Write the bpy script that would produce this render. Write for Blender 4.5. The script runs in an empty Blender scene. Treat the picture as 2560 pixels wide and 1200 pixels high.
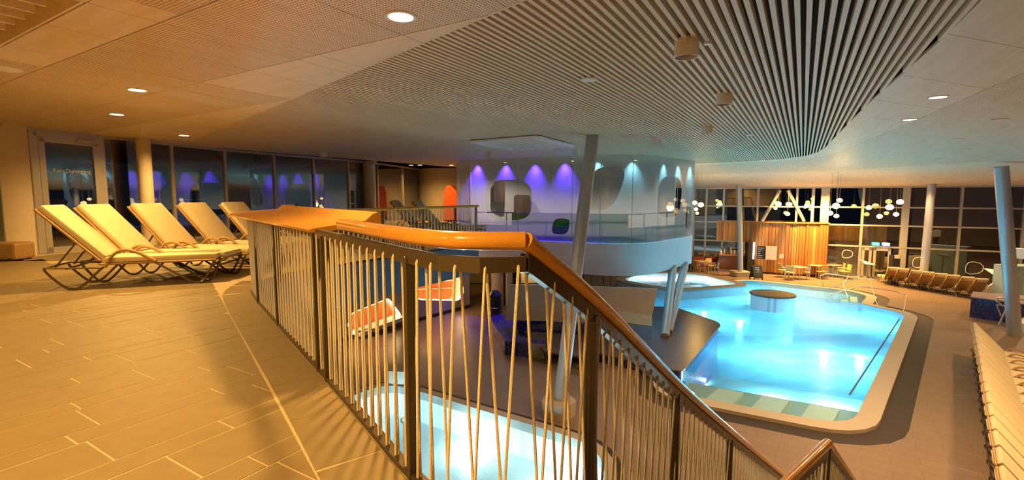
import bpy, bmesh, math, random
from mathutils import Vector, Matrix
from mathutils.geometry import tessellate_polygon
random.seed(7)
R = math.radians
C = bpy.context.scene.collection
SC = bpy.context.scene

# ------------------------------------------------------------------ camera
FPX = 1200.0
EYE = 1.3
PITCH = math.atan(110 / FPX)
cam = bpy.data.cameras.new('camera')
cam.sensor_width = 36.0
cam.lens = FPX / 2560 * 36.0
cam.clip_end = 300
cam_o = bpy.data.objects.new('camera', cam)
cam_o.location = (0, 0, EYE)
cam_o.rotation_euler = (math.pi / 2 - PITCH, 0, 0)
C.objects.link(cam_o)
SC.camera = cam_o

# ------------------------------------------------------------------ world, view
w = bpy.data.worlds.new('night')
SC.world = w
w.use_nodes = True
w.node_tree.nodes['Background'].inputs[0].default_value = (0.10, 0.13, 0.22, 1)
w.node_tree.nodes['Background'].inputs[1].default_value = 0.02
SC.view_settings.view_transform = 'Standard'
SC.view_settings.look = 'None'
SC.view_settings.gamma = 1.0
SC.view_settings.use_curve_mapping = False
SC.view_settings.exposure = 1.3
SC.cycles.use_denoising = True
SC.cycles.max_bounces = 7
SC.cycles.diffuse_bounces = 4
SC.cycles.glossy_bounces = 3
SC.cycles.transmission_bounces = 4
SC.cycles.transparent_max_bounces = 12
SC.cycles.caustics_reflective = False
SC.cycles.caustics_refractive = False
SC.cycles.sample_clamp_indirect = 4.0

# ------------------------------------------------------------------ levels
ZL = -3.7          # lower hall floor
ZC = 2.8           # flat ceiling
ZF = 1.86          # top of the far glass front

def ray(x, y):
    u = (x - 1280) / FPX
    v = (600 - y) / FPX
    c, s = math.cos(PITCH), math.sin(PITCH)
    return Vector((u, c + v * s, -s + v * c))

def P(x, y, z):
    r = ray(x, y)
    t = (z - EYE) / r.z
    return Vector((r.x * t, r.y * t, z))

def PD(x, y, d):
    r = ray(x, y)
    t = d / r.y
    return Vector((r.x * t, d, EYE + r.z * t))

E1 = Vector((0.517, 0.856, 0))
E2 = Vector((-0.856, 0.517, 0))
def ab(p): return (p.x * E1.x + p.y * E1.y, p.x * E2.x + p.y * E2.y)
def xy(a, b): return (a * E1.x + b * E2.x, a * E1.y + b * E2.y)

# ------------------------------------------------------------------ materials
def new_mat(name):
    m = bpy.data.materials.new(name)
    m.use_nodes = True
    nt = m.node_tree
    for n in list(nt.nodes):
        nt.nodes.remove(n)
    return m, nt

def N(nt, t, **kw):
    n = nt.nodes.new(t)
    for k, v in kw.items():
        setattr(n, k, v)
    return n

def math_n(nt, op, a, b=None, c=None):
    n = N(nt, 'ShaderNodeMath', operation=op)
    for i, v in enumerate((a, b, c)):
        if v is None: continue
        if isinstance(v, (int, float)): n.inputs[i].default_value = v
        else: nt.links.new(v, n.inputs[i])
    return n.outputs[0]

def pos(nt):
    return N(nt, 'ShaderNodeNewGeometry').outputs['Position']

def dotv(nt, v, vec):
    n = N(nt, 'ShaderNodeVectorMath', operation='DOT_PRODUCT')
    nt.links.new(v, n.inputs[0])
    n.inputs[1].default_value = vec
    return n.outputs['Value']

def rgba(c): return (c[0], c[1], c[2], 1)

def mat(name, col, rough=0.5, metal=0.0, col2=None, scale=(4, 4, 4), detail=3, bump=0.0, bscale=60,
        space='pos', spec=0.5, emis=None, estr=0.0, coat=0.0, contrast=0.25):
    m, nt = new_mat(name)
    out = N(nt, 'ShaderNodeOutputMaterial')
    b = N(nt, 'ShaderNodeBsdfPrincipled')
    nt.links.new(b.outputs[0], out.inputs[0])
    b.inputs['Base Color'].default_value = rgba(col)
    b.inputs['Roughness'].default_value = rough
    b.inputs['Metallic'].default_value = metal
    b.inputs['Specular IOR Level'].default_value = spec
    b.inputs['Coat Weight'].default_value = coat
    if emis:
        b.inputs['Emission Color'].default_value = rgba(emis)
        b.inputs['Emission Strength'].default_value = estr
    vec = None
    if col2 or bump:
        vec = pos(nt) if space == 'pos' else N(nt, 'ShaderNodeTexCoord').outputs['Object']
    if col2:
        mp = N(nt, 'ShaderNodeMapping')
        mp.inputs['Scale'].default_value = scale
        nt.links.new(vec, mp.inputs[0])
        no = N(nt, 'ShaderNodeTexNoise')
        no.inputs['Scale'].default_value = 1.0
        no.inputs['Detail'].default_value = detail
        nt.links.new(mp.outputs[0], no.inputs['Vector'])
        cr = N(nt, 'ShaderNodeValToRGB')
        cr.color_ramp.elements[0].position = 0.5 - contrast
        cr.color_ramp.elements[1].position = 0.5 + contrast
        cr.color_ramp.elements[0].color = rgba(col)
        cr.color_ramp.elements[1].color = rgba(col2)
        nt.links.new(no.outputs['Fac'], cr.inputs[0])
        nt.links.new(cr.outputs[0], b.inputs['Base Color'])
    if bump:
        nb = N(nt, 'ShaderNodeTexNoise')
        nb.inputs['Scale'].default_value = bscale
        nb.inputs['Detail'].default_value = 2
        nt.links.new(vec, nb.inputs['Vector'])
        bp = N(nt, 'ShaderNodeBump')
        bp.inputs['Strength'].default_value = bump
        bp.inputs['Distance'].default_value = 0.01
        nt.links.new(nb.outputs['Fac'], bp.inputs['Height'])
        nt.links.new(bp.outputs[0], b.inputs['Normal'])
    return m

def grain_mat(name, c1, c2, along, sl=1.2, sc=26, rough=0.5, perf=False, hole=(0.12, 0.07, 0.03), pitch=0.032, hr=0.27, bump=0.05):
    """veneer with grain running along a world direction; perf paints a grid of dark dots for shaded round holes"""
    m, nt = new_mat(name)
    out = N(nt, 'ShaderNodeOutputMaterial')
    b = N(nt, 'ShaderNodeBsdfPrincipled')
    nt.links.new(b.outputs[0], out.inputs[0])
    b.inputs['Roughness'].default_value = rough
    p = pos(nt)
    al = Vector(along).normalized()
    pe = Vector((-al.y, al.x, 0))
    da, db = dotv(nt, p, al), dotv(nt, p, pe)
    cb = N(nt, 'ShaderNodeCombineXYZ')
    nt.links.new(math_n(nt, 'MULTIPLY', da, sl), cb.inputs[0])
    nt.links.new(math_n(nt, 'MULTIPLY', db, sc), cb.inputs[1])
    no = N(nt, 'ShaderNodeTexNoise')
    no.inputs['Scale'].default_value = 1
    no.inputs['Detail'].default_value = 4
    no.inputs['Distortion'].default_value = 0.6
    nt.links.new(cb.outputs[0], no.inputs['Vector'])
    cr = N(nt, 'ShaderNodeValToRGB')
    cr.color_ramp.elements[0].position = 0.33
    cr.color_ramp.elements[1].position = 0.67
    cr.color_ramp.elements[0].color = rgba(c1)
    cr.color_ramp.elements[1].color = rgba(c2)
    nt.links.new(no.outputs['Fac'], cr.inputs[0])
    col = cr.outputs[0]
    if perf:
        fa = math_n(nt, 'SUBTRACT', math_n(nt, 'FRACT', math_n(nt, 'DIVIDE', da, pitch)), 0.5)
        fb = math_n(nt, 'SUBTRACT', math_n(nt, 'FRACT', math_n(nt, 'DIVIDE', db, pitch)), 0.5)
        d2 = math_n(nt, 'ADD', math_n(nt, 'MULTIPLY', fa, fa), math_n(nt, 'MULTIPLY', fb, fb))
        inside = math_n(nt, 'LESS_THAN', d2, hr * hr)
        mx = N(nt, 'ShaderNodeMix', data_type='RGBA')
        nt.links.new(inside, mx.inputs['Factor'])
        nt.links.new(col, mx.inputs[6])
        mx.inputs[7].default_value = rgba(hole)  # shade inside the perforations put into the colour
        col = mx.outputs[2]
    nt.links.new(col, b.inputs['Base Color'])
    return m

def emit(name, col, strength):
    m, nt = new_mat(name)
    out = N(nt, 'ShaderNodeOutputMaterial')
    e = N(nt, 'ShaderNodeEmission')
    e.inputs[0].default_value = rgba(col)
    e.inputs[1].default_value = strength
    nt.links.new(e.outputs[0], out.inputs[0])
    return m

def glass_mat(name, tint, f0=0.06, rough=0.0, boost=1.0, power=3.0):
    m, nt = new_mat(name)
    out = N(nt, 'ShaderNodeOutputMaterial')
    tr = N(nt, 'ShaderNodeBsdfTransparent')
    tr.inputs[0].default_value = rgba(tint)
    gl = N(nt, 'ShaderNodeBsdfGlossy')
    gl.inputs['Roughness'].default_value = rough
    lw = N(nt, 'ShaderNodeLayerWeight')
    lw.inputs['Blend'].default_value = 0.5
    f = math_n(nt, 'POWER', lw.outputs['Facing'], power)
    f = math_n(nt, 'MULTIPLY_ADD', f, (1 - f0) * boost, f0)
    f = math_n(nt, 'MINIMUM', f, 1.0)
    mx = N(nt, 'ShaderNodeMixShader')
    nt.links.new(f, mx.inputs[0])
    nt.links.new(tr.outputs[0], mx.inputs[1])
    nt.links.new(gl.outputs[0], mx.inputs[2])
    nt.links.new(mx.outputs[0], out.inputs[0])
    return m

def water_mat(name, tint, milk, milk_amt, mscale=0.35, lo=0.45, hi=0.75, bumpd=0.03, aniso=(1, 1), base=0.04):
    m, nt = new_mat(name)
    out = N(nt, 'ShaderNodeOutputMaterial')
    p = pos(nt)
    mp = N(nt, 'ShaderNodeMapping')
    mp.inputs['Rotation'].default_value = (0, 0, R(-25))
    mp.inputs['Scale'].default_value = (mscale * aniso[0], mscale * aniso[1], 1)
    nt.links.new(p, mp.inputs[0])
    no = N(nt, 'ShaderNodeTexNoise')
    no.inputs['Scale'].default_value = 1
    no.inputs['Detail'].default_value = 3
    no.inputs['Distortion'].default_value = 0.8
    nt.links.new(mp.outputs[0], no.inputs['Vector'])
    mr = N(nt, 'ShaderNodeMapRange')
    mr.inputs['From Min'].default_value = lo
    mr.inputs['From Max'].default_value = hi
    mr.inputs['To Min'].default_value = base
    mr.inputs['To Max'].default_value = milk_amt
    nt.links.new(no.outputs['Fac'], mr.inputs[0])
    n2 = N(nt, 'ShaderNodeTexNoise')
    n2.inputs['Scale'].default_value = 1.6
    n2.inputs['Detail'].default_value = 2
    nt.links.new(p, n2.inputs['Vector'])
    bp = N(nt, 'ShaderNodeBump')
    bp.inputs['Strength'].default_value = 0.5
    bp.inputs['Distance'].default_value = bumpd
    nt.links.new(n2.outputs['Fac'], bp.inputs['Height'])
    tr = N(nt, 'ShaderNodeBsdfTransparent')
    tr.inputs[0].default_value = rgba(tint)
    ts = N(nt, 'ShaderNodeBsdfTranslucent')
    ts.inputs[0].default_value = rgba(milk)
    m1 = N(nt, 'ShaderNodeMixShader')
    nt.links.new(mr.outputs[0], m1.inputs[0])
    nt.links.new(tr.outputs[0], m1.inputs[1])
    nt.links.new(ts.outputs[0], m1.inputs[2])
    gl = N(nt, 'ShaderNodeBsdfGlossy')
    gl.inputs['Roughness'].default_value = 0.26
    nt.links.new(bp.outputs[0], gl.inputs['Normal'])
    fr = N(nt, 'ShaderNodeFresnel')
    fr.inputs[0].default_value = 1.33
    m2 = N(nt, 'ShaderNodeMixShader')
    nt.links.new(math_n(nt, 'MULTIPLY', fr.outputs[0], 0.5), m2.inputs[0])
    nt.links.new(m1.outputs[0], m2.inputs[1])
    nt.links.new(gl.outputs[0], m2.inputs[2])
    nt.links.new(m2.outputs[0], out.inputs[0])
    return m

def tile_mat(name, c1, c2, mortar, sx, sy, rot=0.0, msize=0.02, rough=0.4, wet=0.0, vertical=False, bump=0.2):
    m, nt = new_mat(name)
    out = N(nt, 'ShaderNodeOutputMaterial')
    b = N(nt, 'ShaderNodeBsdfPrincipled')
    nt.links.new(b.outputs[0], out.inputs[0])
    p = pos(nt)
    mp = N(nt, 'ShaderNodeMapping')
    mp.inputs['Rotation'].default_value = (R(90) if vertical else 0, 0, rot)
    nt.links.new(p, mp.inputs[0])
    br = N(nt, 'ShaderNodeTexBrick')
    br.inputs['Color1'].default_value = rgba(c1)
    br.inputs['Color2'].default_value = rgba(c2)
    br.inputs['Mortar'].default_value = rgba(mortar)
    br.inputs['Scale'].default_value = 1.0
    br.inputs['Mortar Size'].default_value = msize
    br.inputs['Brick Width'].default_value = sx
    br.inputs['Row Height'].default_value = sy
    nt.links.new(mp.outputs[0], br.inputs['Vector'])
    no = N(nt, 'ShaderNodeTexNoise')
    no.inputs['Scale'].default_value = 0.7
    no.inputs['Detail'].default_value = 4
    nt.links.new(p, no.inputs['Vector'])
    nt.links.new(br.outputs['Color'], b.inputs['Base Color'])
    mr = N(nt, 'ShaderNodeMapRange')
    mr.inputs['From Min'].default_value = 0.35
    mr.inputs['From Max'].default_value = 0.65
    mr.inputs['To Min'].default_value = max(0.05, rough - wet)
    mr.inputs['To Max'].default_value = rough
    nt.links.new(no.outputs['Fac'], mr.inputs[0])
    nt.links.new(mr.outputs[0], b.inputs['Roughness'])
    return m

def mosaic_mat(name, c1, c2, c3, scale=22, rough=0.25):
    m, nt = new_mat(name)
    out = N(nt, 'ShaderNodeOutputMaterial')
    b = N(nt, 'ShaderNodeBsdfPrincipled')
    nt.links.new(b.outputs[0], out.inputs[0])
    b.inputs['Roughness'].default_value = rough
    vo = N(nt, 'ShaderNodeTexVoronoi')
    vo.inputs['Scale'].default_value = scale
    vo.inputs['Randomness'].default_value = 0.25
    nt.links.new(pos(nt), vo.inputs['Vector'])
    sp = N(nt, 'ShaderNodeSeparateColor')
    nt.links.new(vo.outputs['Color'], sp.inputs[0])
    cr = N(nt, 'ShaderNodeValToRGB')
    cr.color_ramp.elements[0].color = rgba(c1)
    cr.color_ramp.elements[1].color = rgba(c3)
    e = cr.color_ramp.elements.new(0.6)
    e.color = rgba(c2)
    nt.links.new(sp.outputs[0], cr.inputs[0])
    nt.links.new(cr.outputs[0], b.inputs['Base Color'])
    return m

M = {}
OAK1, OAK2 = (0.50, 0.37, 0.22), (0.62, 0.48, 0.30)
M['veneer'] = grain_mat('pale_veneer', (0.70, 0.57, 0.38), (0.79, 0.66, 0.46), E2, 1.0, 9)
M['perf'] = grain_mat('perforated_veneer', (0.70, 0.57, 0.38), (0.79, 0.66, 0.46), E1, 1.0, 9, perf=True, hole=(0.16, 0.09, 0.04))
M['perf_fine'] = grain_mat('fine_perforated_veneer', (0.70, 0.57, 0.38), (0.79, 0.66, 0.46), E1, 1.0, 8, perf=True, hole=(0.16, 0.09, 0.04), pitch=0.045, hr=0.24)
M['veneer_pink'] = grain_mat('pale_veneer_right', (0.70, 0.57, 0.38), (0.79, 0.66, 0.46), E1, 1.0, 8)
M['slat'] = grain_mat('oak_slat', (0.70, 0.57, 0.38), (0.79, 0.66, 0.46), E1, 1.5, 40)
M['backing'] = mat('dark_backing', (0.10, 0.06, 0.03), 0.9)
M['grille_wood'] = grain_mat('grille_oak', (0.70, 0.57, 0.38), (0.79, 0.66, 0.46), E2, 1.5, 30)
M['tile'] = mat('stone_tile', (0.195, 0.148, 0.072), 0.55, col2=(0.225, 0.173, 0.088), scale=(7, 7, 7), bump=0.08, bscale=160)
M['grout'] = mat('pale_grout', (0.52, 0.42, 0.24), 0.8, col2=(0.44, 0.35, 0.20))
M['rail_wood'] = mat('varnished_rail_wood', (0.60, 0.27, 0.028), 0.24, col2=(0.70, 0.34, 0.045), scale=(5, 5, 20), coat=0.4)
M['steel_brown'] = mat('bronze_steel', (0.085, 0.065, 0.045), 0.4, metal=0.5, col2=(0.10, 0.075, 0.05))
M['steel'] = mat('brushed_steel', (0.62, 0.62, 0.63), 0.33, metal=0.85, col2=(0.55, 0.55, 0.57), scale=(30, 30, 2))
M['column_grey'] = mat('grey_column_paint', (0.44, 0.44, 0.46), 0.38, metal=0.35, col2=(0.40, 0.40, 0.42), scale=(9, 9, 1))
M['rope'] = mat('cream_rope', (0.84, 0.76, 0.58), 0.8, col2=(0.70, 0.62, 0.45), scale=(60, 60, 190), detail=1, bump=0.5, bscale=220)
M['cushion'] = mat('cream_cushion', (0.54, 0.45, 0.28), 0.85, col2=(0.58, 0.49, 0.31), bump=0.1, bscale=300)
M['rattan'] = mat('honey_rattan', (0.42, 0.26, 0.09), 0.5, col2=(0.27, 0.15, 0.05), scale=(40, 40, 110), detail=1, bump=0.4, bscale=180)
M['tube_metal'] = mat('bronze_tube', (0.12, 0.09, 0.06), 0.3, metal=0.7, col2=(0.15, 0.11, 0.07))
M['concrete'] = mat('warm_concrete', (0.58, 0.50, 0.38), 0.75, col2=(0.64, 0.56, 0.43), scale=(3, 3, 3), bump=0.06, bscale=40)
M['wall_warm'] = mat('warm_plaster', (0.66, 0.58, 0.45), 0.7, col2=(0.70, 0.62, 0.50), scale=(2, 2, 2), bump=0.04, bscale=30)
M['frame'] = mat('grey_aluminium', (0.48, 0.45, 0.40), 0.4, metal=0.35, col2=(0.45, 0.42, 0.37))
M['white'] = mat('white_paint', (0.78, 0.79, 0.80), 0.45, col2=(0.75, 0.76, 0.78), scale=(2, 2, 2))
M['white_plastic'] = mat('white_lamp_plastic', (0.85, 0.83, 0.80), 0.35, col2=(0.78, 0.76, 0.72))
M['navy'] = mat('navy_fascia', (0.035, 0.06, 0.11), 0.5, col2=(0.045, 0.07, 0.12), scale=(1, 1, 1))
M['glass'] = glass_mat('window_glass', (0.78, 0.82, 0.82), 0.16, power=2.0)
M['glass_clear'] = glass_mat('clear_glass', (0.90, 0.95, 0.95), 0.06)
M['black'] = mat('black_plastic', (0.012, 0.011, 0.010), 0.35, col2=(0.02, 0.018, 0.016))
M['night'] = mat('night_ground', (0.03, 0.03, 0.035), 0.9, col2=(0.04, 0.04, 0.04))
M['orange_felt'] = mat('orange_felt', (0.80, 0.10, 0.02), 0.9, col2=(0.68, 0.14, 0.03), scale=(30, 30, 30), bump=0.4, bscale=90)
M['floor_low'] = tile_mat('brown_pool_tile', (0.215, 0.15, 0.10), (0.23, 0.16, 0.11), (0.175, 0.12, 0.08), 0.9, 0.3, rot=R(35), msize=0.010, rough=0.42, wet=0.10)
M['pool_white'] = tile_mat('white_pool_mosaic', (0.78, 0.86, 0.88), (0.74, 0.84, 0.87), (0.60, 0.72, 0.76), 0.12, 0.06, rot=R(20), msize=0.006, rough=0.3)
M['pool_blue'] = tile_mat('pale_blue_pool_tile', (0.30, 0.60, 0.72), (0.28, 0.58, 0.70), (0.24, 0.52, 0.64), 0.25, 0.12, rot=R(20), msize=0.006, rough=0.3)
M['rim'] = mat('cream_pool_rim', (0.43, 0.37, 0.30), 0.35, col2=(0.47, 0.41, 0.34), scale=(3, 3, 3))
M['grate'] = mat('dark_overflow_grate', (0.03, 0.022, 0.016), 0.6, col2=(0.045, 0.032, 0.024), scale=(30, 30, 30))
M['mosaic'] = mosaic_mat('blue_mosaic', (0.015, 0.02, 0.11), (0.03, 0.035, 0.20), (0.10, 0.11, 0.32))
M['mosaic_grey'] = mosaic_mat('grey_mosaic', (0.25, 0.24, 0.25), (0.30, 0.29, 0.30), (0.22, 0.21, 0.25))
M['deck_brown'] = mat('wet_brown_deck', (0.085, 0.05, 0.055), 0.28, col2=(0.12, 0.075, 0.07), scale=(10, 10, 10), bump=0.15, bscale=14)
M['water'] = water_mat('pool_water', (0.20, 0.64, 0.92), (0.26, 0.68, 0.95), 0.75, mscale=0.30, lo=0.42, hi=0.68, aniso=(0.5, 1.5), base=0.35)
M['water_clear'] = water_mat('calm_water', (0.72, 0.93, 0.97), (0.8, 0.95, 1.0), 0.12, bumpd=0.015)
M['water_foam'] = water_mat('bubbling_water', (0.65, 0.90, 1.0), (0.85, 0.95, 1.0), 0.85, mscale=1.2, lo=0.3, hi=0.65, bumpd=0.06)
M['board'] = grain_mat('cedar_board', (0.42, 0.17, 0.035), (0.55, 0.25, 0.06), (0, 0, 1), 1, 1)
for i, (c1, c2) in enumerate([((0.40, 0.17, 0.04), (0.50, 0.23, 0.06)), ((0.48, 0.22, 0.055), (0.58, 0.29, 0.08)), ((0.34, 0.13, 0.03), (0.42, 0.17, 0.04))]):
    M['board%d' % i] = mat('cedar_board_%d' % i, c1, 0.5, col2=c2, scale=(14, 14, 0.8))
M['counter'] = mat('red_brown_counter', (0.16, 0.06, 0.03), 0.4, col2=(0.19, 0.075, 0.035))
M['red'] = mat('red_upholstery', (0.25, 0.03, 0.02), 0.7, col2=(0.3, 0.04, 0.025))
M['table_pink'] = mat('rosy_table_top', (0.55, 0.33, 0.24), 0.35, col2=(0.5, 0.3, 0.22))
M['chair_yellow'] = mat('straw_weave', (0.62, 0.42, 0.14), 0.6, col2=(0.52, 0.34, 0.11), scale=(50, 50, 50))
M['green'] = mat('green_upholstery', (0.03, 0.20, 0.06), 0.8, col2=(0.04, 0.24, 0.07))
M['chalk'] = mat('chalkboard', (0.015, 0.013, 0.012), 0.6, col2=(0.03, 0.028, 0.025))
M['chalk_white'] = mat('chalk_white', (0.7, 0.68, 0.62), 0.9, col2=(0.6, 0.58, 0.52), scale=(80, 80, 80))
M['paper'] = mat('notice_paper', (0.66, 0.56, 0.50), 0.7, col2=(0.62, 0.52, 0.47))
M['lamp_on'] = emit('downlight_glow', (1.0, 0.80, 0.45), 7)
M['lamp_dim'] = mat('unlit_diffuser', (0.72, 0.72, 0.72), 0.3, col2=(0.68, 0.68, 0.68))
M['globe'] = emit('globe_glow', (1.0, 0.60, 0.20), 3.2)
M['led_warm'] = emit('warm_led', (1.0, 0.62, 0.26), 16)
M['led_blue'] = emit('blue_led', (0.22, 0.16, 1.0), 14)
M['led_cyan'] = emit('cyan_led', (0.35, 0.85, 1.0), 9)
M['pool_lamp'] = emit('underwater_lamp', (0.75, 0.95, 1.0), 4)
M['exit_green'] = emit('exit_green', (0.05, 0.75, 0.45), 3)
M['sign_blue'] = emit('sign_blue', (0.45, 0.5, 1.0), 3)
M['tube_white'] = emit('cooler_tube', (0.85, 0.9, 1.0), 9)
M['sign_text'] = mat('door_lettering', (0.75, 0.72, 0.66), 0.6, col2=(0.7, 0.68, 0.62), emis=(0.6, 0.55, 0.5), estr=0.0)

# ------------------------------------------------------------------ builders
ROOT = {}
class MB:
    def __init__(s):
        s.v, s.f = [], []
    def add(s, vs, fs):
        o = len(s.v)
        s.v += [Vector(v) for v in vs]
        s.f += [tuple(i + o for i in f) for f in fs]
        return s
    def box(s, c, d, rz=0.0, ry=0.0, m=None):
        x, y, z = d[0] / 2, d[1] / 2, d[2] / 2
        vs = [Vector((a, b, e)) for e in (-z, z) for a, b in ((-x, -y), (x, -y), (x, y), (-x, y))]
        mm = m or (Matrix.Rotation(rz, 3, 'Z') @ Matrix.Rotation(ry, 3, 'Y'))
        vs = [mm @ v + Vector(c) for v in vs]
        return s.add(vs, [(3, 2, 1, 0), (4, 5, 6, 7), (0, 1, 5, 4), (1, 2, 6, 5), (2, 3, 7, 6), (3, 0, 4, 7)])
    def beam(s, a, b, wd, ht, up=Vector((0, 0, 1))):
        a, b = Vector(a), Vector(b)
        t = (b - a).normalized()
        sd = t.cross(up)
        if sd.length < 1e-5: sd = Vector((1, 0, 0))
        sd.normalize()
        u = sd.cross(t)
        vs = []
        for p in (a, b):
            for i, j in ((-1, -1), (1, -1), (1, 1), (-1, 1)):
                vs.append(p + sd * (i * wd / 2) + u * (j * ht / 2))
        return s.add(vs, [(0, 1, 2, 3), (7, 6, 5, 4), (0, 4, 5, 1), (1, 5, 6, 2), (2, 6, 7, 3), (3, 7, 4, 0)])
    def prism(s, pts, z0, z1, holes=()):
        loops = [[Vector((p[0], p[1], 0)) for p in pts]] + [[Vector((p[0], p[1], 0)) for p in h] for h in holes]
        flat = [p for l in loops for p in l]
        n = len(flat)
        tris = tessellate_polygon(loops)
        fs = []
        for t in tris:
            a, b, c = (flat[i] for i in t)
            if (b - a).cross(c - a).z < 0: t = (t[0], t[2], t[1])
            fs.append(tuple(i + n for i in t))
            fs.append((t[2], t[1], t[0]))
        k = 0
        for l in loops:
            m = len(l)
            for i in range(m):
                j = (i + 1) % m
                fs.append((k + i, k + j, k + j + n, k + i + n))
            k += m
        return s.add([(p.x, p.y, z0) for p in flat] + [(p.x, p.y, z1) for p in flat], fs)
    def sheet(s, pts, z, holes=()):
        loops = [[Vector((p[0], p[1], 0)) for p in pts]] + [[Vector((p[0], p[1], 0)) for p in h] for h in holes]
        flat = [p for l in loops for p in l]
        fs = []
        for t in tessellate_polygon(loops):
            a, b, c = (flat[i] for i in t)
            if (b - a).cross(c - a).z < 0: t = (t[0], t[2], t[1])
            fs.append(t)
        return s.add([(p.x, p.y, z) for p in flat], fs)
    def wallstrip(s, pts, z0, z1, closed=True):
        n = len(pts)
        vs = [(p[0], p[1], z0) for p in pts] + [(p[0], p[1], z1) for p in pts]
        return s.add(vs, [(i, (i + 1) % n, (i + 1) % n + n, i + n) for i in range(n if closed else n - 1)])
    def tube(s, pts, r, n=8, r1=None, closed=False, cap=True):
        pts = [Vector(p) for p in pts]
        m = len(pts)
        vs, fs = [], []
        prev = None
        for i, p in enumerate(pts):
            if closed:
                t = pts[(i + 1) % m] - pts[i - 1]
            else:
                t = (pts[min(i + 1, m - 1)] - pts[max(i - 1, 0)])
            t.normalize()
            if prev is None:
                a = t.cross(Vector((0, 0, 1)))
                if a.length < 1e-3: a = t.cross(Vector((1, 0, 0)))
            else:
                a = prev - t * prev.dot(t)
            a.normalize()
            prev = a
            b = t.cross(a)
            rr = r if r1 is None else r + (r1 - r) * i / (m - 1)
            for k in range(n):
                g = 2 * math.pi * k / n
                vs.append(p + a * (rr * math.cos(g)) + b * (rr * math.sin(g)))
        for i in range(m if closed else m - 1):
            for k in range(n):
                i2 = (i + 1) % m
                fs.append((i * n + k, i * n + (k + 1) % n, i2 * n + (k + 1) % n, i2 * n + k))
        if cap and not closed:
            fs.append(tuple(range(n - 1, -1, -1)))
            fs.append(tuple((m - 1) * n + k for k in range(n)))
        return s.add(vs, fs)
    def sweep(s, path, prof, closed=False):
        """path: 3d points; prof: list of (offset to the right, up) closed loop"""
        path = [Vector(p) for p in path]
        m, n = len(path), len(prof)
        vs, fs = [], []
        for i, p in enumerate(path):
            t = path[min(i + 1, m - 1)] - path[max(i - 1, 0)]
            t.z = 0
            t.normalize()
            nr = Vector((t.y, -t.x, 0))
            k = 1.0
            if 0 < i < m - 1:
                t0 = (path[i] - path[i - 1]); t0.z = 0; t0.normalize()
                k = 1 / max(0.5, t0.dot(t))
            for o, z in prof:
                vs.append(p + nr * (o * k) + Vector((0, 0, z)))
        for i in range(m - 1):
            for k in range(n):
                fs.append((i * n + k, (i + 1) * n + k, (i + 1) * n + (k + 1) % n, i * n + (k + 1) % n))
        fs.append(tuple(range(n)))
        fs.append(tuple((m - 1) * n + k for k in range(n - 1, -1, -1)))
        return s.add(vs, fs)
    def lathe(s, prof, c=(0, 0, 0), n=24, axis=None):
        vs, fs = [], []
        c = Vector(c)
        for r, z in prof:
            for k in range(n):
                g = 2 * math.pi * k / n
                vs.append(c + Vector((r * math.cos(g), r * math.sin(g), z)))
        m = len(prof)
        for i in range(m - 1):
            for k in range(n):
                fs.append((i * n + k, i * n + (k + 1) % n, (i + 1) * n + (k + 1) % n, (i + 1) * n + k))
        if prof[0][0] > 1e-4: fs.append(tuple(range(n - 1, -1, -1)))
        if prof[-1][0] > 1e-4: fs.append(tuple((m - 1) * n + k for k in range(n)))
        return s.add(vs, fs)
    def build(s, name, m, parent=None, smooth=False, bevel=0.0, kind=None, fix=True, seg=2, sharp=40):
        L = ROOT.get(parent.name, Vector((0, 0, 0))) if parent else Vector((0, 0, 0))
        me = bpy.data.meshes.new(name)
        me.from_pydata([v - L for v in s.v], [], s.f)
        if fix or bevel:
            bm = bmesh.new()
            bm.from_mesh(me)
            if bevel:
                bmesh.ops.bevel(bm, geom=list(bm.edges), offset=bevel, segments=seg, affect='EDGES', profile=0.6)
            bmesh.ops.recalc_face_normals(bm, faces=bm.faces)
            bm.to_mesh(me)
            bm.free()
        if smooth:
            me.polygons.foreach_set('use_smooth', [True] * len(me.polygons))
            try: me.set_sharp_from_angle(angle=R(sharp))
            except Exception: pass
        me.materials.append(m)
        o = bpy.data.objects.new(name, me)
        C.objects.link(o)
        if parent:
            o.parent = parent
            ROOT[o.name] = L
        if kind: o['kind'] = kind
        return o

def tag(o, label, cat, group=None):
    o['label'] = label
    o['category'] = cat
    if group: o['group'] = group
    return o

def thing(name, label, cat, loc=(0, 0, 0), group=None):
    o = bpy.data.objects.new(name, None)
    o.empty_display_size = 0.1
    o.location = loc
    C.objects.link(o)
    ROOT[o.name] = Vector(loc)
    if label: tag(o, label, cat, group)
    return o

def struct_root(name, loc=(0, 0, 0)):
    o = thing(name, None, None, loc)
    o['kind'] = 'structure'
    return o

def copy_tree(o, parent=None):
    c = o.copy()
    C.objects.link(c)
    c.parent = parent
    for ch in [x for x in KIDS.get(o.name, [])]:
        copy_tree(ch, c)
    return c

KIDS = {}
def index_kids(o):
    KIDS[o.name] = list(o.children)
    for ch in o.children: index_kids(ch)

def lamp(kind, loc, power, col, size=0.1, spot=None, blend=0.6, aim=None, name='lamp_light'):
    l = bpy.data.lights.new(name, kind)
    l.energy = power
    l.color = col
    if kind == 'SPOT':
        l.spot_size = R(spot or 110)
        l.spot_blend = blend
        l.shadow_soft_size = size
    elif kind == 'POINT':
        l.shadow_soft_size = size
    elif kind == 'AREA':
        l.shape = 'DISK'
        l.size = size
    o = bpy.data.objects.new(name, l)
    o.location = loc
    if aim is not None:
        o.rotation_euler = (Vector(aim) - Vector(loc)).to_track_quat('-Z', 'Y').to_euler()
    C.objects.link(o)
    return o

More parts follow.
